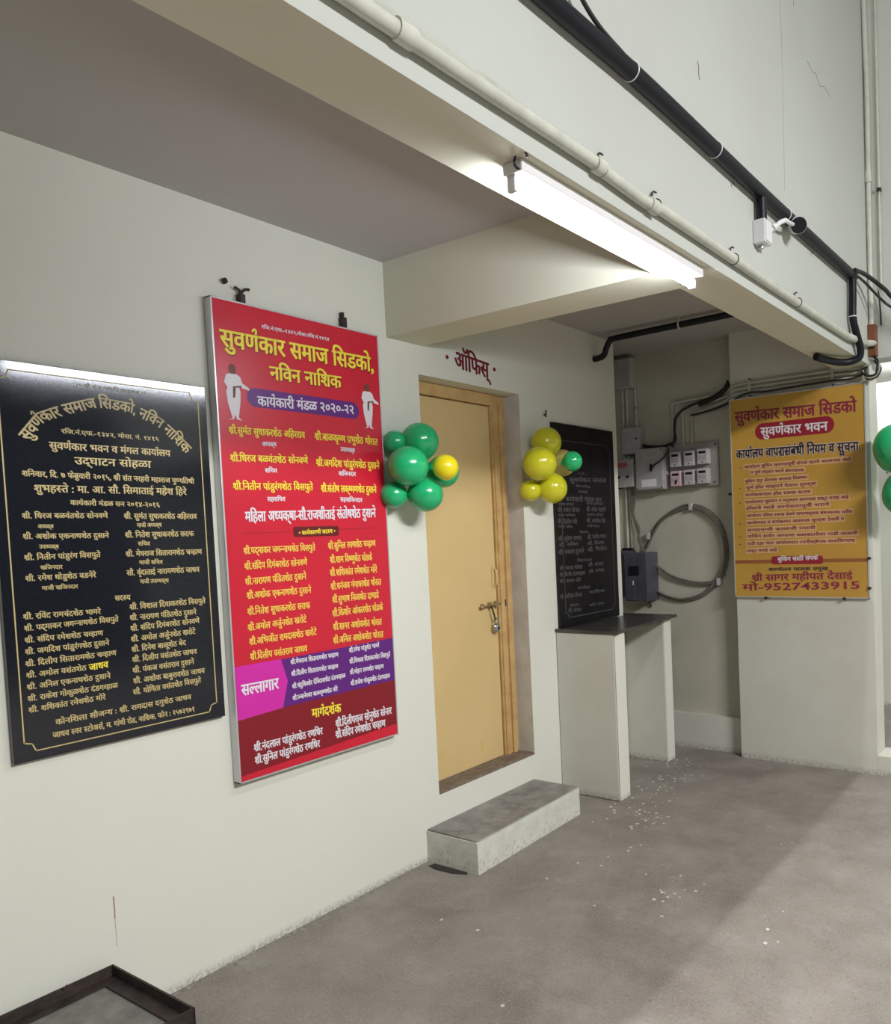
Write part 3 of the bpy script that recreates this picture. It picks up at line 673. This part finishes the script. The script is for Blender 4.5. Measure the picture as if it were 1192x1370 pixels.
for r in SIGN_TEXT:
    t, a, b_, c, d_, h, col = r
    if h < .02 and col == 'maroon' and t != '•' and b_ > 1.3:
        flat('printed_halo', [(a-.006, b_-h*1.5), (c+.006, d_-h*1.5), (c+.006, d_+h*.6), (a-.006, b_+h*.6)], 1, FY-.0002, PRINT['soft'], sg)
    if col == 'ink' and h > .02:
        for dx, dz in ((-.0035, 0), (.0035, 0), (0, .0035), (0, -.0035)):
            text_obj(t, a+dx, b_+dz, c+dx, d_+dz, h, 'pink', 1, FY-.0010, sg)
    text_obj(t, a, b_, c, d_, h, col, 1, FY-.0014, sg)
for x, z in ((1.514, 1.28), (1.512, 1.106), (1.365, 1.043), (.876, 1.041)):
    MB().cyl((x, 4.5995, z), (x, 4.572, z), .006, n=8).cyl((x, 4.574, z), (x, 4.570, z), .010, n=8).build('screw', RUST, sg)

# ---------------------------------------------------------------- fluorescent tube under the long beam
tl = thing('tube_light', (1.43, 1.96, ZB), 'lit white fluorescent tube light fixed under the long beam', 'lamp')
TX, TZ = 1.475, 2.335
MB().box(1.455, 1.515, 1.48, 2.46, ZB-.030, ZB-.0005, .004).build('batten', WPL, tl)
MB().cyl((TX, 1.50, TZ), (TX, 2.44, TZ), .015, n=16).build('glass_tube', TUBE, tl, True)
for y in (1.485, 2.441):
    MB().box(TX-.012, TX+.012, y, y+.014, TZ-.018, ZB-.028, .003).build('lamp_holder', WPL, tl)
MB().torus((1.52, 1.47, ZB-.012), .02, .003, 'Y', 14, 6, 0, 250).build('supply_wire', BLACKC, tl)

# ---------------------------------------------------------------- pipes on the beam face
XF = 1.54
wp = thing('conduit_pipe', (XF+.018, 2, 2.445), 'long pale painted conduit running low along the beam face', 'pipe')
MB().tube([(XF+.019, .3, 2.455), (XF+.019, 1.0, 2.447), (XF+.019, 1.70, 2.452), (XF+.019, 1.78, 2.445), (XF+.019, 2.0, 2.438), (XF+.019, 2.08, 2.447), (XF+.019, 2.9, 2.445), (XF+.019, 3.95, 2.447), (XF+.022, 4.10, 2.45), (XF+.024, 4.40, 2.475), (XF+.03, 4.56, 2.50)], .0175, 12).build('pipe', PVC, wp, True)
MB().tube([(XF+.012, .3, 2.482), (XF+.012, 1.0, 2.474), (XF+.012, 1.40, 2.474)], .010, 8, 2).build('thin_pipe', PVC, wp, True)
for y, z in ((1.745, 2.448), (2.03, 2.44), (1.08, 2.448)):
    MB().cyl((XF+.019, y-.022, z), (XF+.019, y+.022, z), .0215, n=14).build('coupling', PVC, wp, True)
for y in (1.76, 2.05, 2.62, 3.3):
    MB().torus((XF+.019, y, 2.447), .0195, .0018, 'Y', 16, 6).tube([(XF+.004, y, 2.468), (XF+.008, y+.006, 2.492), (XF+.01, y+.024, 2.495)], .0028, 6).build('clamp', RUST, wp, True)
bp = thing('drain_pipe', (XF+.026, 2, 2.76), 'thick black pipe running along the upper face of the beam', 'pipe')
MB().tube([(XF+.027, .4, 2.735), (XF+.027, 1.5, 2.755), (XF+.027, 2.0, 2.768), (XF+.027, 2.9, 2.765), (XF+.027, 4.18, 2.775)], .0255, 14, 6).build('pipe', BLACKP, bp, True)
MB().tube([(XF+.027, 2.885, 2.75), (XF+.027, 2.885, 2.665)], .020, 12, 0).build('branch', BLACKP, bp, True)
for y in (1.92, 2.47, 3.15, 1.2):
    z = 2.768
    MB().torus((XF+.027, y, z), .0265, .0022, 'Y', 18, 6).build('cable_tie', WPL, bp, True)
for y in (1.87, 2.66, 3.1, 3.55):
    MB().tube([(XF+.012, y, 2.735 if y > 1.9 else 2.79), (XF+.012, y+.003, 2.722 if y > 1.9 else 2.81)], .0035, 6, 0).build('nail', RUST, bp)
vh = thing('flexible_hose', (XF+.02, 4.15, 2.6), 'black hose hanging in a loop from the corner of the beam', 'hose')
MB().tube([(XF+.03, 4.15, 2.79), (XF+.03, 4.145, 2.66), (XF+.03, 4.14, 2.55), (XF+.034, 4.20, 2.47), (XF+.033, 4.26, 2.42), (XF+.022, 4.27, 2.372), (XF-.04, 4.24, 2.352), (1.44, 4.16, 2.355), (1.40, 4.04, 2.364)], .0195, 12).build('hose', BLACKP, vh, True)
MB().torus((XF+.03, 4.14, 2.56), .021, .003, 'Z', 16, 6).build('cable_tie', WPL, vh, True)
cb_ = thing('overhead_cable', (1.6, 4.5, 2.8), 'pair of black cables leaving the beam corner toward the right edge', 'cable')
MB().tube([(XF+.05, 4.12, 2.79), (XF+.06, 4.30, 2.81), (1.66, 4.45, 2.76), (1.72, 4.5, 2.69), (1.95, 4.52, 2.50), (2.4, 4.55, 2.44)], .0115, 10).build('cable', BLACKC, cb_, True)
MB().tube([(XF+.05, 4.12, 2.77), (XF+.055, 4.30, 2.77), (1.64, 4.45, 2.71), (1.70, 4.5, 2.655), (1.95, 4.52, 2.46), (2.4, 4.55, 2.40)], .007, 8).build('cable', BLACKC, cb_, True)
MB().tube([(1.60, 4.57, 2.79), (1.605, 4.585, 2.70), (1.607, 4.59, 2.60)], .005, 8).build('cable', BLACKC, cb_, True)
wr = MB().tube([(XF+.01, 1.62, 3.0), (XF+.02, 1.655, 2.90), (XF+.03, 1.66, 2.85), (XF+.035, 1.70, 2.815), (XF+.04, 1.76, 2.79), (XF+.045, 1.85, 2.775)], .0065, 8).build('loose_wire', BLACKC, None, True, origin=(XF+.02, 1.7, 2.9))
tag(wr, 'thin black wire dropping onto the thick black pipe at the top edge', 'cable')

# camera and its junction box
jb = thing('junction_box', (XF+.03, 2.9, 2.61), 'small white junction box under the black pipe beside the camera', 'box')
MB().box(XF+.0005, XF+.050, 2.855, 2.925, 2.572, 2.660, .004).build('box_body', WPL, jb)
MB().box(XF+.050, XF+.054, 2.860, 2.920, 2.577, 2.655, .002).build('lid', WPL, jb)
MB().cyl((XF+.02, 2.89, 2.575), (XF+.02, 2.89, 2.560), .010, n=12).build('cable_gland', METAL, jb)
cm = thing('security_camera', (XF+.03, 3.0, 2.68), 'small white bullet security camera with dark lens under the black pipe', 'camera')
MB().tube([(XF+.03, 2.924, 2.63), (XF+.04, 2.97, 2.655), (XF+.05, 3.02, 2.69), (XF+.06, 3.06, 2.71)], .009, 8).cyl((XF+.04, 2.955, 2.648), (XF+.04, 2.975, 2.662), .016, n=12).build('mount_arm', WPL, cm, True)
A = Vector((XF+.075, 3.175, 2.722)); Bv = Vector((XF+.055, 3.06, 2.705))
dv = Vector((.45, -.80, -.35)).normalized()
MB().cyl(A-dv*.085, A, .034, n=20).build('camera_body', WPL, cm, True)
MB().cyl(A, A+dv*.006, .032, n=20).build('lens_face', BLACKP, cm, True)
MB().tube([(XF+.06, 3.06, 2.71), (XF+.06, 3.12, 2.715), tuple(A-dv*.06)], .008, 8).build('bracket', WPL, cm, True)

# corner pipes on the far wall
vp = thing('vertical_conduit', (1.556, 4.575, 2.6), 'pale vertical pipe in the corner rising to the top of the photo', 'pipe')
MB().tube([(1.558, 4.575, 2.60), (1.558, 4.575, 3.3), (1.562, 4.575, 3.9), (1.556, 4.575, 4.3), (1.556, 4.575, 5.6)], .0145, 12).build('pipe', PVC, vp, True)
MB().cyl((1.558, 4.575, 3.40), (1.558, 4.575, 3.46), .0185, n=14).build('coupling', PVC, vp, True)
vq = thing('vertical_conduit', (1.612, 4.588, 2.8), 'thinner vertical pipe just right of the corner pipe', 'pipe')
MB().tube([(1.612, 4.59, 2.80), (1.612, 4.59, 5.6)], .0075, 10, 0).build('pipe', PVC, vq, True)
MB().box(1.600, 1.624, 4.577, 4.5995, 3.34, 3.36, .002).build('clip', RUST, vq)
bx = thing('conduit_casing', (1.56, 4.57, 2.5), 'reddish brown casing at the lower end of the corner pipe', 'casing')
MB().box(1.5405, 1.585, 4.545, 4.5995, 2.43, 2.605, .003).build('casing', BROWN, bx)
MB().box(1.548, 1.578, 4.538, 4.545, 2.47, 2.515, .004).build('clip', BLACKP, bx)

# pipes along the top of the signboard
for k, (z, dz) in enumerate(((2.385, 0), (2.357, 0), (2.330, 0))):
    t = thing('sign_conduit', (1.1, 4.58, z), ('topmost', 'middle', 'lowest')[k]+' of three dusty conduits running above the ochre signboard', 'pipe', 'conduits above the ochre signboard')
    xd = (.205, .283, .348)[k]
    MB().tube([(1.50, 4.585, z-.008), (1.3, 4.586, z), (.80, 4.586, z-.003), (.69, 4.592, z-.010), (.60, 4.66, z-.030), (xd+.06, 4.682, z-.045-.012*k), (xd+.012, 4.684, z-.052-.014*k), (xd, 4.686, z-.068-.014*k), (xd, 4.686, 2.2), (xd, 4.686, 2.035)], (.0105, .0095, .010)[k], 10).build('pipe', PVCY, t, True)
for x in (.809, 1.326):
    c = thing('pipe_clamp', (x, 4.57, 2.35), 'grey clamp over the three conduits %s' % ('near the left end of the signboard' if x < 1 else 'near the right end of the signboard'), 'clamp')
    MB().box(x-.009, x+.009, 4.572, 4.5755, 2.312, 2.398, .001).build('strap', PVCY, c)
    MB().cyl((x, 4.5715, 2.404), (x, 4.5995, 2.404), .004, n=8).cyl((x, 4.5715, 2.303), (x, 4.5995, 2.303), .004, n=8).build('nail', RUST, c)
bc = thing('black_cable_run', (1.0, 4.56, 2.33), 'sagging black cable below the conduits above the ochre signboard', 'cable')
MB().tube([(1.53, 4.56, 2.345), (1.44, 4.562, 2.318), (1.33, 4.565, 2.322), (1.1, 4.568, 2.318), (.92, 4.565, 2.312), (.82, 4.562, 2.318), (.74, 4.57, 2.303), (.67, 4.60, 2.282), (.56, 4.64, 2.262), (.42, 4.66, 2.245), (.352, 4.665, 2.24)], .0062, 8).build('cable', BLACKC, bc, True)
rnd = random.Random(3)
tg = thing('cable_tangle', (1.56, 4.56, 2.34), 'knot of black cables under the brown casing at the pillar corner', 'cable')
for k in range(5):
    a = [Vector((1.548+rnd.uniform(-.015, .03), 4.565, 2.425))]
    for j, (x, z) in enumerate(((1.585, 2.39), (1.598, 2.345), (1.57, 2.31), (1.53, 2.315), (1.51, 2.345), (1.535, 2.375))):
        a.append(Vector((x+rnd.uniform(-.012, .012), 4.558-.004*k, z+rnd.uniform(-.014, .014))))
    MB().tube(a, .0055+.001*(k % 3), 8).build('cable', BLACKC if k % 3 else PVCY, tg, True)

# black pipe under the recess ceiling
rp = thing('ceiling_pipe', (.7, 4.05, 2.66), 'black pipe under the recess ceiling bending down to the wall', 'pipe')
MB().tube([(1.344, 4.06, 2.672), (.9, 4.06, 2.672), (.20, 4.06, 2.665), (.125, 4.06, 2.655), (.095, 4.06, 2.615), (.075, 4.06, 2.575), (.03, 4.06, 2.562), (.001, 4.06, 2.562)], .0185, 12).build('pipe', BLACKP, rp, True)
MB().torus((.60, 4.06, 2.669), .0205, .004, 'X', 16, 6).tube([(.60, 4.06, 2.688), (.60, 4.06, 2.709)], .004, 6, 0).build('clip', WPL, rp, True)

# ---------------------------------------------------------------- electrical recess
YW = 4.70
tb = thing('cable_box', (-.16, 4.6, 2.5), 'square pale junction box high in the recess corner', 'box')
MB().box(-.255, -.072, 4.62, YW-.0005, 2.475, 2.678, .004).build('box_body', PVCY, tb)
MB().box(-.250, -.077, 4.614, 4.62, 2.482, 2.671, .003).build('lid', GPL, tb)
for k, (x, z0, z1, lb) in enumerate(((-.182, 1.365, 2.474, 'left long conduit dropping from the recess corner box to the grey steel box'), (-.148, 1.365, 2.474, 'second long conduit dropping from the recess corner box to the grey steel box'), (-.078, 2.205, 2.474, 'short conduit between the recess corner box and the grey switch box'))):
    t = thing('drop_conduit', (x, 4.685, z0), lb, 'pipe', 'conduits below the recess corner box')
    MB().cyl((x, 4.685, z0), (x, 4.685, z1), .0105, n=12).build('pipe', PVCY, t, True)
    MB().torus((x, 4.685, (z0+z1)/2), .012, .002, 'Z', 12, 6).build('clip', RUST, t, True)
t = thing('switch_box', (-.1, 4.63, 2.1), 'plain grey plastic box above the pale main switch', 'box')
MB().box(-.160, -.018, 4.615, YW-.0005, 2.020, 2.202, .005).build('box_body', GPL, t)
MB().box(-.156, -.022, 4.609, 4.615, 2.026, 2.196, .003).build('lid', GPL, t)
MB().cyl((-.04, 4.609, 2.12), (-.04, 4.603, 2.12), .007, n=10).build('knob', RUST, t)
t = thing('main_switch', (-.14, 4.62, 1.88), 'pale main switch unit with red marking left of the meters', 'switch')
MB().box(-.215, -.070, 4.60, YW-.0005, 1.795, 1.985, .005).build('switch_body', METERW, t)
MB().box(-.213, -.072, 4.594, 4.60, 1.880, 1.980, .003).build('cover', GPL, t)
MB().box(-.185, -.110, 4.592, 4.594, 1.930, 1.962, .001).build('red_label', mat('faded red label', (.42, .10, .09), .5), t)
for x in (-.185, -.115): MB().prism([(x-.016, 4.5995, 1.872), (x+.016, 4.5995, 1.872), (x, 4.5995, 1.852)], (0, -.004, 0)).build('fuse_slot', BLACKP, t)
MB().box(-.23, -.216, 4.66, YW-.0005, 1.79, 1.80, .001).build('clip', RUST, t)
t = thing('distribution_board', (.06, 4.62, 1.9), 'square grey distribution board with white paper label left of the meters', 'fuse box')
MB().box(-.048, .168, 4.60, YW-.0005, 1.765, 2.045, .004).build('box_body', GPL, t)
MB().box(-.044, .164, 4.594, 4.60, 1.770, 2.040, .003).build('door', GPL, t)
MB().box(.000, .115, 4.5925, 4.594, 1.785, 1.835, .0005).build('paper_label', WPL, t)
MB().cyl((.085, 4.594, 1.912), (.085, 4.580, 1.912), .011, n=12).box(.078, .092, 4.574, 4.582, 1.885, 1.935, .002).build('handle', BLACKP, t)
MB().tube([(.085, 4.58, 1.912), (.12, 4.575, 1.93), (.16, 4.57, 1.95), (.19, 4.58, 1.975), (.215, 4.60, 2.03)], .006, 8).build('wire', BLACKC, t, True)
for k, (x, z) in enumerate(((-.036, 1.777), (.156, 1.777), (.156, 2.03))): MB().cyl((x, 4.5925, z), (x, 4.594, z), .005, n=8).build('screw', RUST, t)
t = thing('meter_board', (.35, 4.69, 1.9), 'grey backing board behind the six electricity meters', 'board')
MB().box(.178, .535, 4.672, YW-.0005, 1.768, 2.055, .003).build('board', BOARD, t)
for x in (.505, .52): MB().cyl((x, 4.668, 1.79 if x < .51 else 2.035), (x, 4.672, 1.79 if x < .51 else 2.035), .006, n=8).build('screw', RUST, t)
for x, z in ((.247, 1.955), (.351, 1.955), (.449, 1.96), (.247, 1.828), (.347, 1.83), (.444, 1.833)):
    pos = ('top' if z > 1.9 else 'bottom')+' '+('left' if x < .3 else 'middle' if x < .4 else 'right')
    if pos == 'bottom left': lb = 'pinkish electricity meter with dark smudge at the bottom left of the six'
    else: lb = 'pale electricity meter at the %s of the meter board' % pos
    t = thing('electricity_meter', (x, 4.65, z-.05), lb, 'meter', 'electricity meters on the board')
    MB().box(x-.038, x+.038, 4.618, 4.6718, z-.050, z+.050, .005).build('meter_body', METERW if 'pink' not in lb else mat('pinkish plastic', (.60, .42, .46), .4), t)
    MB().box(x-.025, x+.025, 4.6165, 4.619, z+.018, z+.034, .001).build('display', BLACKP, t)
    MB().box(x-.028, x+.028, 4.6165, 4.619, z-.020, z+.008, .001).build('nameplate', GPL, t)
    if 'pink' in lb: MB().prism([(x-.008, 4.6165, z-.04), (x+.008, 4.6165, z-.035), (x+.014, 4.6165, z-.008), (x-.002, 4.6165, z-.012)], (0, -.001, 0)).build('smudge', BLACKP, t)
    else: MB().cyl((x, 4.618, z-.036), (x, 4.614, z-.036), .004, n=8).build('seal_screw', RUST, t)
bn = thing('cable_bundle', (.4, 4.66, 2.3), 'thick black cables draped from the conduits down to the switch boxes', 'cable')
MB().tube([(.655, 4.60, 2.415), (.60, 4.645, 2.375), (.50, 4.66, 2.335), (.40, 4.665, 2.315), (.30, 4.665, 2.285), (.245, 4.66, 2.235), (.232, 4.655, 2.16), (.238, 4.655, 2.10), (.21, 4.655, 2.065), (.12, 4.655, 2.055), (.03, 4.655, 2.065), (-.02, 4.66, 2.075)], .009, 8).build('cable', BLACKC, bn, True)
MB().tube([(.66, 4.60, 2.40), (.60, 4.64, 2.355), (.51, 4.65, 2.32), (.42, 4.655, 2.30)], .013, 8).build('cable', BLACKC, bn, True)
MB().tube([(.248, 4.650, 2.23), (.236, 4.645, 2.12), (.22, 4.645, 2.04)], .007, 8).build('cable', BLACKC, bn, True)
MB().tube([(.22, 4.66, 2.075), (.10, 4.65, 2.045), (.01, 4.65, 2.052), (-.03, 4.66, 2.05)], .007, 8).build('cable', BLACKC, bn, True)
MB().tube([(-.05, 4.63, 2.018), (-.055, 4.62, 1.99), (-.06, 4.62, 1.95)], .012, 8).build('cable', BLACKC, bn, True)
t = thing('steel_fuse_box', (-.14, 4.58, 1.0), 'dark grey steel box mounted above the far end of the counter', 'fuse box')
MB().box(-.325, -.130, 4.56, YW-.0005, 1.035, 1.355, .004).build('left_housing', BOXG, t)
MB().box(-.128, .045, 4.535, YW-.0005, 1.010, 1.340, .004).build('right_housing', BOXG, t)
MB().box(-.124, -.045, 4.528, 4.535, 1.016, 1.334, .003).build('lid', BOXG, t)
MB().box(-.08, -.01, 4.515, 4.535, 1.19, 1.25, .005).build('handle', BLACKP, t)
MB().box(-.061, -.055, 4.524, 4.528, 1.12, 1.15, .001).build('latch', WPL, t)
MB().box(-.20, -.12, 4.62, 4.66, 1.355, 1.372, .006).build('cable_gland', BLACKP, t)
dc = thing('twisted_cable', (-.1, 4.67, 1.5), 'grey twisted cables dropping from the main switch to the steel box', 'cable')
for k in range(3):
    MB().tube([(-.135+.012*k, 4.665, 1.793), (-.128+.014*k, 4.66, 1.70), (-.118+.004*k, 4.655, 1.60), (-.085+.010*k, 4.65, 1.50), (-.060-.008*k, 4.645, 1.43), (-.055+.008*k, 4.640, 1.37), (-.045+.01*k, 4.62, 1.341)], .0075, 8).build('cable', COILM, dc, True)
co = thing('cable_coil', (.27, 4.66, 1.32), 'large round coil of grey cable hung on the recess wall', 'cable')
base = [(-.029, 1.384), (.066, 1.536), (.205, 1.625), (.329, 1.650), (.455, 1.605), (.550, 1.493), (.585, 1.321), (.540, 1.174), (.417, 1.049), (.247, 1.000), (.104, 1.025), (.017, 1.071)]
for k in range(4):
    s = 1-.018*k; ox, oz = rnd.uniform(-.004, .004), rnd.uniform(-.004, .004)
    pts = [(.275+(x-.275)*s+ox, 4.688-.007*k, 1.33+(z-1.33)*s+oz) for x, z in base]
    if k < 3: pts = [(-.06+.01*k, 4.655, 1.33)]+pts+[(.01, 4.66, 1.10)]
    else: pts = pts
    MB().tube(pts, .0062, 8).build('cable', COILM, co, True)
for k in range(2):
    MB().tube([(.02, 4.66, 1.30-.02*k), (.054, 4.672, 1.245-.012*k), (.168, 4.674, 1.172-.012*k), (.337, 4.674, 1.130-.010*k), (.475, 4.674, 1.137-.010*k), (.56, 4.674, 1.19)], .0065, 8).build('cable', COILM, co, True)
for x, z in ((.328, 1.640), (-.005, 1.452), (.515, 1.137)):
    MB().box(x-.012, x+.012, 4.655, 4.6965, z-.026, z+.022, .004).build('tape_tie', METERW, co)
wd = MB().tube([(-.02, 4.66, 1.012), (-.018, 4.68, .98), (-.016, 4.69, .955)], .006, 8).build('loose_wire', BLACKC, None, True, origin=(-.02, 4.67, .97))
tag(wd, 'short black wire end below the grey steel box', 'cable')
nl = MB().cyl((.607, 4.70, 1.705), (.607, 4.675, 1.705), .008, n=10).build('nail', RUST, None, origin=(.607, 4.69, 1.705))
tag(nl, 'dark nail in the recess wall left of the ochre signboard', 'nail')

# ---------------------------------------------------------------- balloons
def balloon(c, r, m_, d, label, group):
    """d: direction from the knot to the crown"""
    c = Vector(c); d = Vector(d).normalized()
    o = thing('balloon', c, label, 'balloon', group)
    bm = bmesh.new(); bmesh.ops.create_uvsphere(bm, u_segments=28, v_segments=18, radius=r)
    for v in bm.verts:
        t = v.co.z/r
        if t < 0: v.co.x *= 1-.22*t*t; v.co.y *= 1-.22*t*t; v.co.z *= 1.12
    rot = d.to_track_quat('Z', 'Y').to_matrix().to_4x4(); bmesh.ops.transform(bm, matrix=Matrix.Translation(c) @ rot, verts=bm.verts)
    mb = MB(); mb.bm.free(); mb.bm = bm; mb.build('balloon_skin', m_, o, True)
    k = c-d*r*1.12
    MB().cyl(k+d*.004, k-d*.010, .004, .007, n=10).build('knot', m_, o, True)
    return o
G1 = 'green balloon cluster left of the door'
hub = Vector((.075, 2.49, 1.80))
def bal(c, r, m_, label, group, hub):
    balloon(c, r, m_, Vector(c)-hub, label, group)
BG = [((.11, 2.468, 1.925), .082, GREENB, 'green balloon at the top of the cluster left of the door'),
 ((.15, 2.355, 1.808), .086, GREENB, 'large green balloon at the left of the cluster beside the red poster'),
 ((.14, 2.455, 1.690), .078, GREENB, 'green balloon at the bottom of the cluster left of the door'),
 ((.11, 2.600, 1.797), .074, GREENB, 'green balloon partly hidden behind the small yellow one'),
 ((.062, 2.345, 1.690), .058, GREENB, 'shaded green balloon at the lower left back of the cluster'),
 ((.056, 2.372, 1.918), .052, GREENB, 'green balloon peeking out behind the top one of the cluster'),
 ((.250, 2.475, 1.800), .056, YELB2, 'small bright yellow balloon at the front of the green cluster')]
for c, r, m_, lb in BG: bal(c, r, m_, lb, G1, hub)
hub = Vector((.08, 3.40, 1.86))
BY = [((.11, 3.392, 1.990), .083, YELB, 'yellow balloon at the top of the cluster right of the door'),
 ((.16, 3.262, 1.865), .090, YELB, 'large yellow balloon at the left of the cluster right of the door'),
 ((.14, 3.385, 1.740), .084, YELB, 'yellow balloon at the bottom of the cluster right of the door'),
 ((.11, 3.530, 1.885), .076, PALEB, 'pale yellow balloon behind the small green one'),
 ((.068, 3.290, 1.730), .058, YELB, 'shaded yellow balloon at the lower left back of the yellow cluster'),
 ((.240, 3.445, 1.880), .054, GREENB, 'small green balloon at the front of the yellow cluster')]
for c, r, m_, lb in BY: bal(c, r, m_, lb, 'yellow balloon cluster right of the door', hub)
hub = Vector((1.66, 4.50, 1.80))
BR = [((1.712, 4.465, 1.895), .135, GREENB, 'upper green balloon cut by the right edge of the photo'),
 ((1.735, 4.475, 1.636), .118, GREENB, 'lower green balloon at the right edge of the photo')]
for c, r, m_, lb in BR: bal(c, r, m_, lb, 'green balloons at the right edge', hub)

# ---------------------------------------------------------------- passage lamp
pl_ = thing('tube_light', (1.45, 6.39, 2.55), 'bright lamp glimpsed in the side passage at the right edge', 'lamp')
MB().box(1.0, 1.9, 6.36, 6.3995, 2.52, 2.58, .004).build('batten', WPL, pl_)
MB().cyl((1.02, 6.34, 2.50), (1.88, 6.34, 2.50), .018, n=12).build('glass_tube', TUBE, pl_, True)
for x in (1.0, 1.88): MB().box(x, x+.02, 6.33, 6.37, 2.48, 2.55, .002).build('lamp_holder', WPL, pl_)

# ---------------------------------------------------------------- iron tray at the bottom left
tr = thing('iron_tray', (.25, .85, 0), 'dark rusty iron tray with dusty grey sheet against the wall, bottom left', 'tray')
X0, X1, YA, YB, H = .022, .485, .45, 1.142, .2
f = MB()
T = .006
f.box(X0, X0+T, YA, YB, H-.05, H).box(X1-T, X1, YA, YB, H-.05, H).box(X0, X1, YB-T, YB, H-.05, H).box(X0, X1, YA, YA+T, H-.05, H)
f.build('rim', RUST, tr)
f = MB()
for a in ((X0+T, X0+.045, YA, YB-T), (X1-.045, X1-T, YA, YB-T), (X0+.045, X1-.045, YB-.045, YB-T), (X0+.045, X1-.045, YA+T, YA+.045)): f.box(*a[:2], *a[2:], H-.038, H-.033)
f.build('inner_flange', RUST, tr)
MB().box(X0+.007, X1-.007, YA+.007, YB-.007, H-.048, H-.039).build('sheet', SHEET, tr)
for x in (X0+.04, X1-.16):
    for y in (YA+.1, YB-.16): MB().box(x, x+.02, y, y+.02, 0, H-.048).build('leg', RUST, tr)
for x, y in ((X0+.012, 1.0), (X0+.014, .8)): MB().cyl((x, y, H-.002), (x+.002, y+.01, H+.006), .004, n=6).build('weld_bead', RUST, tr)

# ---------------------------------------------------------------- debris
def flakes(name, spots, m_, label, cat, smin, smax, seed):
    r_ = random.Random(seed); V = []; F = []
    for (x, y, sx, sy, n_) in spots:
        for _ in range(n_):
            px, py = x+r_.gauss(0, sx), y+r_.gauss(0, sy); s = r_.uniform(smin, smax); a = r_.uniform(0, 6.28); k = r_.randint(4, 6)
            b = len(V); h = s*.35
            ring = [(px+math.cos(a+6.28*i/k)*s*r_.uniform(.5, 1), py+math.sin(a+6.28*i/k)*s*r_.uniform(.5, 1)) for i in range(k)]
            if min(q[0] for q in ring) < .003: continue
            V += [(u, v, 0.0003) for u, v in ring]+[(u, v, h*r_.uniform(.5, 1)) for u, v in ring]
            F += [tuple(b+k+i for i in range(k))]+[(b+i, b+(i+1) % k, b+k+(i+1) % k, b+k+i) for i in range(k)]
    o = raw(name, V, F, m_, None); return tag(o, label, cat, None, 'stuff')
flakes('paint_flakes', [(.45, 3.95, .08, .12, 40), (.62, 3.45, .09, .13, 34), (.52, 3.6, .08, .2, 20), (1.15, 2.75, .07, .08, 16), (.30, 4.3, .15, .05, 25), (1.0, 3.0, .4, .4, 14), (.75, 2.4, .3, .3, 7), (1.6, 2.6, .1, .15, 6)], CHIP, 'scattered white paint flakes on the floor beside the counter', 'debris', .003, .011, 5)
flakes('rubble_line', [(.012, 1.2+.05*i, .009, .03, 9) for i in range(27)]+[(.325, 2.5+.09*i, .012, .03, 4) for i in range(9)], mat('cement crumbs', (.40, .37, .33), .9, col2=(.2, .17, .15), scale=50), 'cement crumbs along the foot of the left wall and step', 'debris', .003, .010, 8)
dark_sheet = MB().prism([(.04+.0, 2.455, .0006), (.10, 2.44, .0006), (.20, 2.445, .0006), (.27, 2.470, .0006), (.25, 2.487, .0006), (.05, 2.487, .0006)], (0, 0, .001)).build('dark_patch', mat('dark patch brown', (.03, .024, .02), .9), None)
tag(dark_sheet, 'dark patch of dirt at the left foot of the doorstep', 'dirt')  # thin dark sheet lying on the floor beside the step
